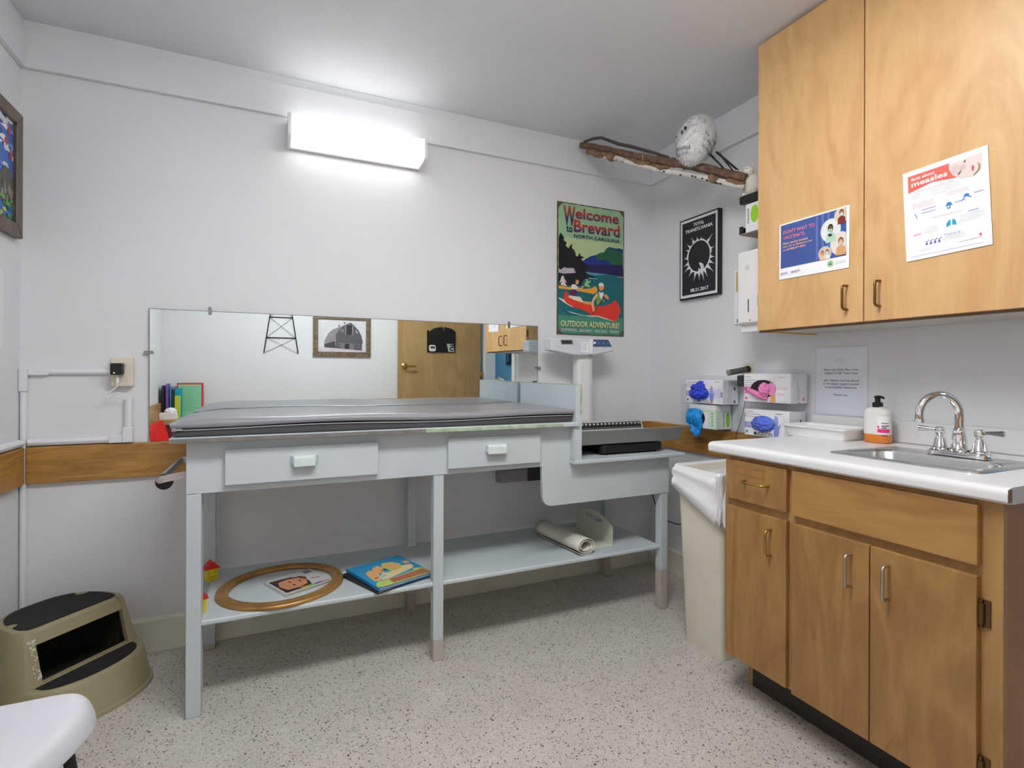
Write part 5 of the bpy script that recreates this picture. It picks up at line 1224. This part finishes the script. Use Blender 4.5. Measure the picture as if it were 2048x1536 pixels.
# faucet
F_ = thing('faucet', 'chrome gooseneck faucet with two lever handles behind the sink', 'faucet', (1.912, .895, .923))
fx, fy = 1.912, .898
g = G(); g.loft([[(x, y, z) for x, y in rrect(fx - w_, fx + w_, fy - l_, fy + l_, w_ * .98, 8)] for w_, l_, z in ((.030, .082, .9235), (.030, .082, .932), (.026, .078, .938), (.022, .074, .940))]); g.obj('base_plate', chrome_m, F_, auto=50)
g = G(); g.lathe((fx, fy, .938), [(.026, 0), (.026, .006), (.021, .010), (.018, .045), (.0155, .062), (.017, .066), (.013, .070)], 32)
ca, sa = math.cos(R(24)), math.sin(R(24)); rad_ = .062
pts = [(fx, fy, 1.0), (fx, fy, 1.03)]; zc = 1.048
for k in range(0, 15):
    a_ = math.pi * k / 14 * 1.08; h_ = rad_ * (1 - math.cos(a_)); v_ = rad_ * math.sin(a_)
    pts.append((fx - h_ * ca, fy + h_ * sa, zc + v_))
g.tube(pts, [.0125] * 3 + [.0125 - .0001 * k for k in range(14)], 20); lx, ly, lz = pts[-1]
g.lathe((lx, ly, lz + .003), [(.0135, 0), (.0135, -.010), (.010, -.0105)], 24, axis=(.10, -.04, 1)); g.obj('spout', chrome_m, F_, auto=50)
for s_ in (1, -1):
    hy = fy + s_ * .051
    g = G(); g.lathe((fx, hy, .938), [(.024, 0), (.024, .006), (.019, .010), (.014, .034), (.009, .040), (.009, .046), (.013, .050), (.013, .066), (.010, .070), (.004, .071)], 28)
    h_ = g.obj('valve', chrome_m, F_, auto=45)
    g = G(); dx, dy = (-.25, .97) if s_ > 0 else (.12, -.99)
    g.tube([(fx, hy, .998), (fx + dx * .02, hy + dy * .02, 1.000), (fx + dx * .055, hy + dy * .055, 1.001)], [.005, .0045, .0085], 14); g.obj('lever', mat('lever_chrome', (150, 150, 150), .15, 1.0), h_, auto=50)
# plastic tray
t = thing('plastic_tray', 'shallow white plastic tray on the counter below the notice', 'tray', (2.03, 1.43, .918))
def tr(i, z, r=.012): return [(x, y, z) for x, y in rrect(1.955 + i, 2.118 - i, 1.280 + i, 1.550 - i, r, 4)]
g = G(); g.loft([tr(.014, .918), tr(.004, .956), tr(-.004, .958), tr(-.005, .965), tr(.0, .9665), tr(.006, .964), tr(.016, .924), tr(.05, .922)], caps=True); g.obj('tray_shell', mat('glossy_white', (238, 238, 238), .2), t, auto=35)
g = G(); g.lathe((2.06, 1.385, .9222), [(.014, 0), (.014, .030), (.010, .034)], 20); g.obj('tray_plug', mat('grey_disc', (120, 122, 122), .3, .5), t)
# soap bottle
t = thing('soap_bottle', 'clear pump bottle with orange soap and pink label beside the white tray', 'soap bottle', (2.062, 1.226, .9178))
def bot(k, z): return [(2.062 + x * k, 1.226 + y * k, z) for x, y in [(.029 * math.copysign(abs(math.cos(a)) ** .75, math.cos(a)), .045 * math.copysign(abs(math.sin(a)) ** .75, math.sin(a))) for a in [2 * math.pi * i / 40 for i in range(40)]]]
milky = mat('milky_plastic', (242, 240, 236), .22, trans=.12, ior=1.3)
g = G(); g.loft([bot(.9, .9185), bot(1, .922), bot(1, .950)]); g.obj('soap_liquid', mat('orange_soap', (226, 130, 34), .2, coat=.5), t, auto=50)
g = G(); g.loft([bot(1, .9502), bot(1, 1.020), bot(.97, 1.033), bot(.82, 1.044), bot(.5, 1.050), bot(.34, 1.053)]); g.obj('bottle_body', milky, t, auto=60)
g = G(); g.lathe((2.062, 1.226, 1.050), [(.017, 0), (.017, .016), (.014, .018), (.009, .020), (.009, .034), (.012, .036), (.012, .040)], 24)
g.tube([(2.062, 1.226, 1.088), (2.055, 1.212, 1.089), (2.048, 1.198, 1.086), (2.046, 1.195, 1.084)], [.006, .005, .004, .0035], 10); g.tube([(2.062, 1.226, 1.088), (2.066, 1.238, 1.088)], [.006, .004], 10); g.obj('pump', black_m, t, auto=45)
def lab(a, z): 
    x, y = (.0296 * math.copysign(abs(math.cos(a)) ** .75, math.cos(a)), .0458 * math.copysign(abs(math.sin(a)) ** .75, math.sin(a))); return (2.062 + x, 1.226 + y, z)
def labp(a0, a1, z0, z1, m, k=1.0):
    n = 8; g.loft([[(2.062 + (lab(a0 + (a1 - a0) * i / n, z)[0] - 2.062) * k, 1.226 + (lab(a0 + (a1 - a0) * i / n, z)[1] - 1.226) * k, z) for i in range(n + 1)] for z in (z0, z1)], m=m, closed=False)
g = G(); a0, a1 = R(195), R(262)
labp(a0, a1, .952, 1.016, 0); labp(a0, a1, .958, .972, 1, 1.01); labp(a0 - .0, a0 + .12, .974, .984, 1, 1.01); labp(a0 + .3, a1 - .15, .991, .994, 2, 1.01); labp(a0 + .3, a1 - .1, .981, .985, 2, 1.01); labp(a0 + .3, a1 - .35, .974, .978, 2, 1.01); labp(a0 + .3, a1 - .3, .946, .950, 2, 1.01)
g.obj('bottle_label', [white_paper, mat('hot_pink', (236, 60, 130), .4), mat('dark_text_grey', (90, 90, 96), .5)], t)

# ================================================================== trash can
TC = thing('trash_can', 'tall narrow beige plastic trash can beside the base cabinet', 'trash can', (1.90, 1.70, 0))
canm = mat('can_beige', (234, 228, 208), .45, var=.05, vscale=4)
g = G()
def cr(x0, x1, y0, y1, r, z): return [(x, y, z) for x, y in rrect(x0, x1, y0, y1, r, 5)]
g.loft([cr(1.668, 2.085, 1.596, 1.800, .02, .0), cr(1.664, 2.09, 1.592, 1.804, .022, .01), cr(1.640, 2.115, 1.572, 1.835, .03, .745), cr(1.632, 2.12, 1.566, 1.842, .03, .750), cr(1.632, 2.12, 1.566, 1.842, .03, .762), cr(1.642, 2.11, 1.576, 1.832, .028, .762), cr(1.668, 2.085, 1.60, 1.80, .02, .02)], caps=False)
g.face(cr(1.668, 2.085, 1.60, 1.80, .02, .02)); g.face(cr(1.668, 2.085, 1.596, 1.800, .02, 0)); g.obj('can_body', canm, TC, auto=50)
g = G(); n = 120
P0 = []
base = rrect(1.630, 2.122, 1.564, 1.844, .032, 29)
cxm, cym = 1.876, 1.704
def linr(i, f):
    x, y = base[i % len(base)]
    nx_, ny_ = (x - cxm) / .25, (y - cym) / .14; l_ = math.hypot(nx_, ny_); nx_ /= l_; ny_ /= l_
    # hem depth: shallow at the far corner, deep next to the cabinet
    hem = .075 + .13 * max(0, min(1, (1.84 - y) / .27)) + .012 * math.sin(i * .55) + (.02 if x > 1.8 else 0)
    if f <= 1:
        z = .768 - hem * f; k = .004 + .010 * f + .010 * noise.noise(Vector((i * .16, f * 3, 1))) + .012 * abs(noise.noise(Vector((i * .33 + f * 2, f * 3, 4)))) + .004 * math.sin(f * 9 + i * .1)
        return (x + nx_ * k, y + ny_ * k, z)
def linin(i, f):
    x, y = base[i % len(base)]; k = .02 + f * .55 + .05 * noise.noise(Vector((i * .15, f * 3, 7))) * f
    z = .770 - f * .30 + .02 * noise.noise(Vector((i * .3, f * 4, 9)))
    if f < .01: return (x, y, .772)
    return (x + (cxm - x) * k, y + (cym - y) * k, z)
rings = [[linr(i, 1 - j / 16) for i in range(len(base))] for j in range(17)] + [[linin(i, j / 12) for i in range(len(base))] for j in range(13)]
g.loft(rings, caps=False)
bag = mat('white_bag', (238, 238, 240), .45, var=.02, bump=.5, bscale=55, trans=.0)
g.obj('bin_liner', bag, TC, solid=.0008)

# ================================================================== step stool
tan = mat('tan_plastic', (158, 146, 116), .5, var=.06, vscale=5)
shade_in = mat('stool_inner_shade', (40, 38, 28), .9)  # near-black liner added in the hollow stool, shade put into its colour
SO = Vector((-.636, 2.385, 0)); su = Vector((.669, .743, 0)); sn = Vector((.743, -.669, 0))
def sp_(u_, n_, z_): return SO + su * u_ + sn * n_ + Vector((0, 0, z_))
ST = thing('step_stool', 'tan plastic two step stool with black rubber treads in the left corner', 'step stool', sp_(-.01, -.05, 0))
def backarc(hw, dep, nf, z, n=26, rc=.03):
    """D outline without the straight front: from the right front corner round the back to the left front corner"""
    pts = [sp_(hw - rc, nf, z), sp_(hw - rc * .35, nf - rc * .12, z), sp_(hw, nf - rc, z)]
    for k in range(1, n):
        a_ = math.pi * k / n; pts.append(sp_(hw * math.copysign(abs(math.cos(a_)) ** .7, math.cos(a_)), nf - rc - (dep - rc) * max(0, math.sin(a_)) ** .85, z))
    pts += [sp_(-hw, nf - rc, z), sp_(-hw + rc * .35, nf - rc * .12, z), sp_(-hw + rc, nf, z)]
    return pts
g = G()
lv = [(.222, .300, .045, 0), (.221, .298, .045, .012), (.214, .292, .045, .014), (.196, .278, .050, .125), (.176, .246, .004, .288), (.172, .240, .0, .298), (.166, .232, -.006, .300)]
g.loft([backarc(*l) for l in lv], closed=False)
# top deck
g.face(backarc(.166, .232, -.006, .300), 0)
g.obj('stool_body', tan, ST, auto=35, weld=True)
g = G()
# front panel with the opening: slanted plane through (n=.050,z=.125) and (n=.002,z=.290)
def fp(u_, z_): return sp_(u_, .050 + (.002 - .050) * (z_ - .125) / .165, z_)
u0, u1, z0, z1 = -.138, .150, .131, .252
def hw_at(z_): return (.196 - .03) + (.176 - .196) * (z_ - .125) / .163
gl = lambda a_, b_: g.face(a_, 0)
g.face([fp(-hw_at(.125), .125), fp(hw_at(.125), .125), fp(hw_at(z0), z0), fp(-hw_at(z0), z0)]); g.face([fp(-hw_at(z1), z1), fp(hw_at(z1), z1), fp(hw_at(.290), .290), fp(-hw_at(.290), .290)])
g.face([fp(-hw_at(.290), .290), fp(hw_at(.290), .290), sp_(.166 - .03, -.006, .300), sp_(-.166 + .03, -.006, .300)])
g.face([fp(-hw_at(z0), z0), fp(u0, z0), fp(u0, z1), fp(-hw_at(z1), z1)]); g.face([fp(u1, z0), fp(hw_at(z0), z0), fp(hw_at(z1), z1), fp(u1, z1)])
for a_, b_ in (((u0, z0), (u1, z0)), ((u1, z0), (u1, z1)), ((u1, z1), (u0, z1)), ((u0, z1), (u0, z0))):
    g.face([fp(*a_), fp(*b_), fp(*b_) - sn * .02, fp(*a_) - sn * .02], 0)
g.obj('front_panel', tan, ST)
g = G(); g.face(backarc(.19, .262, .03, .06)); g.loft([[sp_(u_, n_, z_) for u_, n_ in ((-.160, -.015), (-.155, -.14), (-.09, -.205), (0, -.225), (.09, -.205), (.155, -.14), (.160, -.015))] for z_ in (.062, .285)], closed=False); g.obj('stool_inner_shade', shade_in, ST)

# lower step: shallow half moon in front
def arc(hw, dep, nf, z, n=26): return [sp_(hw * math.cos(math.pi * k / n), nf + dep * max(0, math.sin(math.pi * k / n)) ** .8, z) for k in range(n + 1)]
g = G(); g.loft([arc(.212, .175, .035, 0), arc(.211, .173, .035, .012), arc(.203, .165, .035, .015), arc(.190, .134, .034, .112), arc(.187, .128, .034, .122), arc(.182, .121, .036, .126), arc(.172, .110, .038, .126), arc(.170, .108, .038, .123)], closed=False)
g.face(arc(.170, .108, .038, .123)); g.obj('lower_step', tan, ST, auto=40, weld=True)
g = G(); pts = arc(.160, .094, .050, .1235); g.prism(pts, (0, 0, .003)); g.obj('lower_tread', black_rub, ST)
# top tread with two finger notches
def notch(pts_, cu, cn, r_):
    out = []
    for p in pts_:
        q = p - SO; a_, b_ = q.dot(su), q.dot(sn); dx, dy = a_ - cu, b_ - cn; dd_ = math.hypot(dx, dy)
        if dd_ < r_: 
            # push the outline inwards around the notch
            vx, vy = -cu, -.11 - cn; l_ = math.hypot(vx, vy); t_ = math.sqrt(max(0, r_ * r_ - dd_ * dd_)); a_ += vx / l_ * t_ * 1.15; b_ += vy / l_ * t_ * 1.15
        out.append(sp_(a_, b_, p.z))
    return out
pts = backarc(.155, .214, -.012, .3005, 90, .03); pts = notch(pts, -.155, -.10, .022); pts = notch(pts, .135, -.175, .024)
g = G(); g.prism(pts, (0, 0, .003)); g.obj('top_tread', black_rub, ST)
g = G(); pl = Pl(SO, su, sn, (0, 0, 1)); rnd = random.Random(2)
fpl = Pl(fp(0, .125), su, (fp(0, .290) - fp(0, .125)).normalized(), sn)
for k in range(34):
    v_ = rnd.choice([rnd.uniform(120, 152), rnd.uniform(60, 150), rnd.uniform(20, 60)]); a_ = -150 + rnd.uniform(-8, 10); r_ = rnd.uniform(1.2, 5) if v_ > 118 else rnd.uniform(1, 3)
    g.poly(fpl, [(a_ + r_ * rnd.uniform(.6, 1.3) * math.cos(t_), v_ + r_ * rnd.uniform(.6, 1.3) * math.sin(t_)) for t_ in [q * .9 for q in range(7)]], 0, 2)
g.poly(fpl, [(-152, 24), (-138, 46), (-137, 26)], 0, 3)
g.obj('label_residue', mat('white_residue', (214, 212, 204), .7), ST)

# ================================================================== plastic shell chairs
def shell_chair(label, col, C0, f, w_, d_, zs_, back_h, z_droop=.03, bw=1.0):
    """C0 = middle of the front seat edge on the floor plan, f = facing direction"""
    f = Vector((f[0], f[1], 0)).normalized(); s_ = Vector((f.y, -f.x, 0)); C0 = Vector((C0[0], C0[1], 0))
    t = thing('shell_chair', label, 'chair', C0 - f * d_ / 2)
    prof = [(.0, zs_ - z_droop - .02), (-.010, zs_ - z_droop * .3), (-.03, zs_), (-.12, zs_ - .004), (-.24, zs_ - .018), (-d_ * .88, zs_ - .012), (-d_, zs_ + .02), (-d_ - .03, zs_ + .09), (-d_ - .05, zs_ + .18), (-d_ - .07, zs_ + back_h * .85), (-d_ - .08, zs_ + back_h)]
    wid = [1.0, 1.0, .98, .92, .82, .74, .70, .74, .78, .74, .55]
    g = G(); rows = []
    N = 24
    for (dp, z), k in zip(prof, wid):
        row = []
        if z > zs_ + .03: k *= bw
        for i in range(N + 1):
            u_ = -1 + 2 * i / N; lift = .028 * abs(u_) ** 3.2 * (1 if dp < -.02 else .2); e = .02 * (abs(u_) ** 6)
            fw_ = -dp; 
            row.append(C0 + f * (dp - (.035 * abs(u_) ** 4 if dp > -.05 else 0) + (.04 * abs(u_) ** 2 if z > zs_ + .05 else 0)) + s_ * (u_ * w_ / 2 * k) + Vector((0, 0, z + lift - e * .6)))
        rows.append(row)
    g.loft(rows, closed=False); g.obj('seat_shell', col, t, solid=.006, sub=2)
    for a_, b_ in ((-.06, 1), (-.06, -1), (-d_ + .04, 1), (-d_ + .04, -1)):
        g = G(); p0 = C0 + f * a_ + s_ * (b_ * w_ * .36) + Vector((0, 0, zs_ - .03)); p1 = C0 + f * (a_ + (.035 if a_ > -.1 else -.05)) + s_ * (b_ * w_ * .47); p1.z = .008
        g.tube([p0, p1], .011, 12); g.lathe(p1 + Vector((0, 0, -.008)), [(.014, 0), (.014, .02)], 12); g.obj('leg', black_m, t, auto=50)
    g = G(); g.tube([C0 + f * -.06 + s_ * (-w_ * .36) + Vector((0, 0, zs_ - .032)), C0 + f * -.06 + s_ * (w_ * .36) + Vector((0, 0, zs_ - .032))], .010, 10)
    g.tube([C0 + f * (-d_ + .04) + s_ * (-w_ * .33) + Vector((0, 0, zs_ - .03)), C0 + f * (-d_ + .04) + s_ * (w_ * .33) + Vector((0, 0, zs_ - .03))], .010, 10); g.obj('seat_brace', black_m, t, auto=50)
    return t
shell_chair('white plastic chair seat at the lower left with black legs', mat('chair_white', (206, 207, 214), .35, var=.02, vscale=8), (-.394, 1.243), (.93, -.37), .40, .34, .45, .32)
shell_chair('bright red plastic chair at the desk seen in the mirror', mat('chair_red', (226, 24, 22), .35), (-.44, .64), (1, .05), .46, .30, .44, .33, .03, 1.35)

# ================================================================== desk corner seen in the mirror
D_ = thing('corner_desk', 'honey wood desk with drawers in the corner seen in the mirror', 'desk', (-.62, -.1, 0))
g = G(); g.box(XL + .002, -.28, YF + .002, .07, .705, .747); g.obj('desk_top', door_w, D_, bevel=.004)
g = G(); g.box(-.82, -.44, YF + .03, .03, .54, .704); g.obj('desk_drawer', wood('red_brown_wood', (96, 44, 28), (132, 66, 42), scale=(.4, 2, 2), fig=2), D_, bevel=.003)
for x, y in ((-.862, -.22), (-.862, .03), (-.32, -.22), (-.32, .03)): g = G(); g.box(x, x + .04, y, y + .035, 0, .705); g.obj('desk_leg', door_w, D_, bevel=.003)
t = thing('document_sorter', 'red edged upright display board with green sheet on the desk in the mirror', 'display board', (-.66, -.2, .747))
g = G(); g.box(-.765, -.560, -.226, -.216, .748, 1.05); g.obj('board_frame', mat('red_frame', (206, 74, 64), .4), t, bevel=.002)
g = G(); g.box(-.755, -.578, -.216, -.213, .75, 1.035); g.obj('green_sheet', mat('mint_sheet', (140, 214, 170), .5), t)
g = G(); pl = front_pl(0, -.213, 0)
for k in range(22): g.rect(pl, -745, -640 if k % 3 else -600, 800 + k * 10, 802.5 + k * 10, 0, 1)
g.rect(pl, -583, -578, 760, 1030, 1, 1); g.obj('sheet_lines', [mat('green_lines', (104, 178, 136), .6), mat('pale_aqua', (170, 214, 220), .5)], t)
organ = [('purple plastic folder leaning among the desk papers in the mirror', (120, 84, 168), -.835, .022, 1.045, .10), ('black folder at the left end of the desk papers in the mirror', (30, 30, 36), -.862, .02, 1.03, .12), ('teal folder between the purple folder and leaflets in the mirror', (54, 140, 170), -.806, .012, 1.02, .09), ('dark grey file standing beside the teal folder in the mirror', (52, 48, 56), -.790, .010, 1.0, .09)]
for lab_, c_, x, w_, zt, dp in organ:
    g = G(); g.prism([(x, -.215, .748), (x, -.215 + dp, .748), (x, -.215 + dp, zt - .02), (x, -.215 + dp - .02, zt), (x, -.215, zt)], (w_, 0, 0))
    tag(g.obj('file_folder', mat('folder_%d' % c_[0], c_, .4), bevel=.003), lab_, 'folder', 'files on the desk')
g = G(); g.box(-.775, -.722, -.198, -.192, .748, 1.0); tag(g.obj('leaflet', [mat('aqua_leaflet', (30, 176, 200), .5)]), 'aqua leaflet standing in front of the green sheet in the mirror', 'leaflet')
g = G(); g.prism([(-.772, -.155, .748), (-.728, -.155, .748), (-.728, -.155, .94), (-.772, -.155, .94)], (0, .003, 0)); tag(g.obj('leaflet', mat('yellow_leaflet', (206, 216, 60), .5)), 'yellow green leaflet beside the tissue box in the mirror', 'leaflet')
t = thing('tissue_box', 'low white tissue box with a tissue pulled out on the desk in the mirror', 'tissue box', (-.79, -.02, .7475))
g = G(); g.box(-.86, -.74, -.09, .02, .7475, .800); g.obj('carton', white_paper, t, bevel=.002)
g = G(); g.blob((-.785, -.035, .812), (.04, .03, .028), 4, .25, 2, 3, True); g.obj('tissue', white_paper, t)
# windmill and barn picture on the wall behind the camera
t = thing('windmill_decoration', 'black metal windmill tower hanging on the wall seen in the mirror', 'wall decoration', (.08, -.24, 1.4))
g = G(); y = -.243
wx = lambda z, s__: .081 + s__ * (.150 - (z - 1.33) * (.150 - .06) / .62)
for s__ in (-1, 1): g.tube([(wx(1.33, s__), y, 1.33), (wx(1.95, s__), y, 1.95)], .0045, 8)
for z in (1.477, 1.672, 1.84): g.tube([(wx(z, -1), y, z), (wx(z, 1), y, z)], .004, 8)
for za, zb in ((1.33, 1.477), (1.477, 1.672), (1.672, 1.84)):
    g.tube([(wx(za, -1), y, za), (wx(zb, 1), y, zb)], .0015, 6); g.tube([(wx(za, 1), y + .002, za), (wx(zb, -1), y + .002, zb)], .0015, 6)
g.obj('tower', black_m, t)
g = G()
for k in range(12):
    a_ = 2 * math.pi * k / 12; c_ = Vector((.081, y + .01, 2.0)); d1 = Vector((math.cos(a_), 0, math.sin(a_))); d2 = Vector((-math.sin(a_), 0, math.cos(a_)))
    g.prism([c_ + d1 * .02 - d2 * .004, c_ + d1 * .02 + d2 * .004, c_ + d1 * .11 + d2 * .018, c_ + d1 * .11 - d2 * .018], (0, .0015, 0))
g.obj('wind_wheel', black_m, t)
t = thing('barn_picture', 'black and white barn photograph in a wooden frame seen in the mirror', 'picture', (.64, -.24, 1.3))
fw2 = wood('grey_brown_frame', (92, 76, 56), (134, 114, 86), scale=(2, 2, 2), fig=4)
x0, x1, z0, z1, wd = .366, .916, 1.308, 1.722, .046
for a_ in range(4):
    c = [(x0, z0), (x1, z0), (x1, z1), (x0, z1)]; c2 = [(x0 + wd, z0 + wd), (x1 - wd, z0 + wd), (x1 - wd, z1 - wd), (x0 + wd, z1 - wd)]
    g = G(); q = [c[a_], c[(a_ + 1) % 4], c2[(a_ + 1) % 4], c2[a_]]; g.prism([(xx, YF, zz) for xx, zz in q], (0, .022, 0)); g.obj('frame_side', fw2, t, bevel=.003)
g = G(); pl = front_pl(0, YF + .008, 0); cols = []
g.box(x0 + .01, x1 - .01, YF, YF + .008, z0 + .01, z1 - .01, C((214, 212, 216)))
g.poly(pl, A['b_ground'], C((206, 196, 204)), 2); g.poly(pl, A['b_side'], C((78, 68, 78)), 3); g.poly(pl, A['b_roof'], C((142, 138, 144)), 3); g.poly(pl, A['b_front'], C((92, 90, 94)), 4)
g.poly(pl, A['b_stone'], C((124, 116, 122)), 5); g.poly(pl, A['b_door'], C((58, 48, 58)), 6); g.poly(pl, A['b_loft'], C((52, 50, 52)), 5)
bx = [p[0] for p in A['b_loft']]; bz = [p[1] for p in A['b_loft']]
for x in (min(bx), max(bx)): g.rect(pl, x - 4, x + 1, min(bz), max(bz), C((180, 180, 182)), 6)
for k in ('b_w1', 'b_w2'):
    xs_ = [p[0] for p in A[k]]; zs_ = [p[1] for p in A[k]]; g.rect(pl, min(xs_) - 3, max(xs_) + 3, min(zs_) - 3, max(zs_) + 3, C((160, 156, 158)), 6); g.rect(pl, min(xs_) + 1, max(xs_) - 1, min(zs_) + 1, max(zs_) - 1, C((50, 46, 50)), 7)
fl = A['b_loft'][0]
g.disc(pl, min(bx) - 36, min(bz) + 38, 13, 14, C((170, 168, 170)), 6); g.disc(pl, min(bx) - 36, min(bz) + 38, 7, 8, C((40, 40, 42)), 7); g.poly(pl, [(max(bx) + 26, min(bz) + 44), (max(bx) + 34, min(bz) + 46), (max(bx) + 50, min(bz) + 16), (max(bx) + 42, min(bz) + 16)], C((226, 226, 228)), 6)
g.disc(pl, A['b_roof'][4][0], A['b_roof'][4][1] + 12, 7, 8, C((70, 68, 72)), 5); g.disc(pl, A['b_roof'][5][0], A['b_roof'][5][1] + 20, 8, 8, C((70, 68, 72)), 5)
g.obj('photograph', cols, t)
# plaque with the number and a timer on the door
t = thing('door_plaque', 'black arched door plaque with a silver number 5 seen in the mirror', 'plaque', (1.64, -.17, 1.36))
g = G(); pts = [(1.488, 1.366), (1.797, 1.368)] + [(1.661 + .141 * math.cos(R(180 * k / 16)), 1.575 + .062 * math.sin(R(180 * k / 16))) for k in range(17)] + [(1.510, 1.597), (1.488, 1.597)]
g.prism([(x, -.1795, z) for x, z in pts], (0, .012, 0)); g.obj('plaque_board', black_m, t, bevel=.002)
silver = mat('silver_print', (190, 194, 188), .4)
pl5 = Pl((0, -.1675, 0), (1, 0, 0), (0, 0, 1), (0, 1, 0)); g = G()
g.poly(pl5, [(1703, 1460), (1772, 1460), (1788, 1376), (1722, 1376)], 0, 1)
tx = Pl((1.779, -.1675, 1.384), (-1, 0, 0), (0, 0, 1), (0, 1, 0)); g.text(tx, '5', 0, 0, 46, 68, 1, 3, bold=.02); g.obj('number_badge', [silver, black_m], t)
g = G(); g.tube([(1.665, -.17, 1.66), (1.660, -.163, 1.60)], .002, 6); g.tube([(1.665, -.17, 1.66), (1.682, -.163, 1.60)], .002, 6); g.obj('hanging_wire', steel_m, t)
t = thing('kitchen_timer', 'small white digital timer on the door plaque seen in the mirror', 'timer', (1.543, -.165, 1.41))
g = G(); g.prism([(x, -.1672, z) for x, z in rrect(1.508, 1.578, 1.375, 1.442, .018)], (0, .016, 0)); g.obj('timer_body', white_pl, t, bevel=.003)
g = G(); plt = Pl((0, -.1512, 0), (1, 0, 0), (0, 0, 1), (0, 1, 0)); g.rect(plt, 1518, 1568, 1405, 1430, 0, 1)
for k in range(3): g.disc(plt, 1526 + k * 17, 1390, 4, 4, 1, 1)
g.obj('timer_face', [mat('timer_lcd', (74, 84, 74), .3), mat('timer_key', (130, 140, 150), .5)], t)
# framed pictures on the blue hallway wall
for lab_, y0, y1, z0 in (('dark framed picture on the blue hallway wall, left one in the mirror', -2.80, -2.62, 1.31), ('dark framed picture on the blue hallway wall, right one in the mirror', -2.16, -2.01, 1.26)):
    t = thing('hall_picture', lab_, 'picture', (3.28, (y0 + y1) / 2, z0), 'pictures on the hallway wall')
    g = G(); g.box(3.275, 3.30, y0, y1, z0, 1.72); g.obj('picture_frame', black_m, t, bevel=.003)
    g = G(); g.rect(right_pl(3.275), -y1 * 1000 + 30, -y0 * 1000 - 30, z0 * 1000 + 40, 1690, 0, 1); g.obj('picture_print', mat('dull_photo', (70, 100, 120), .4), t)
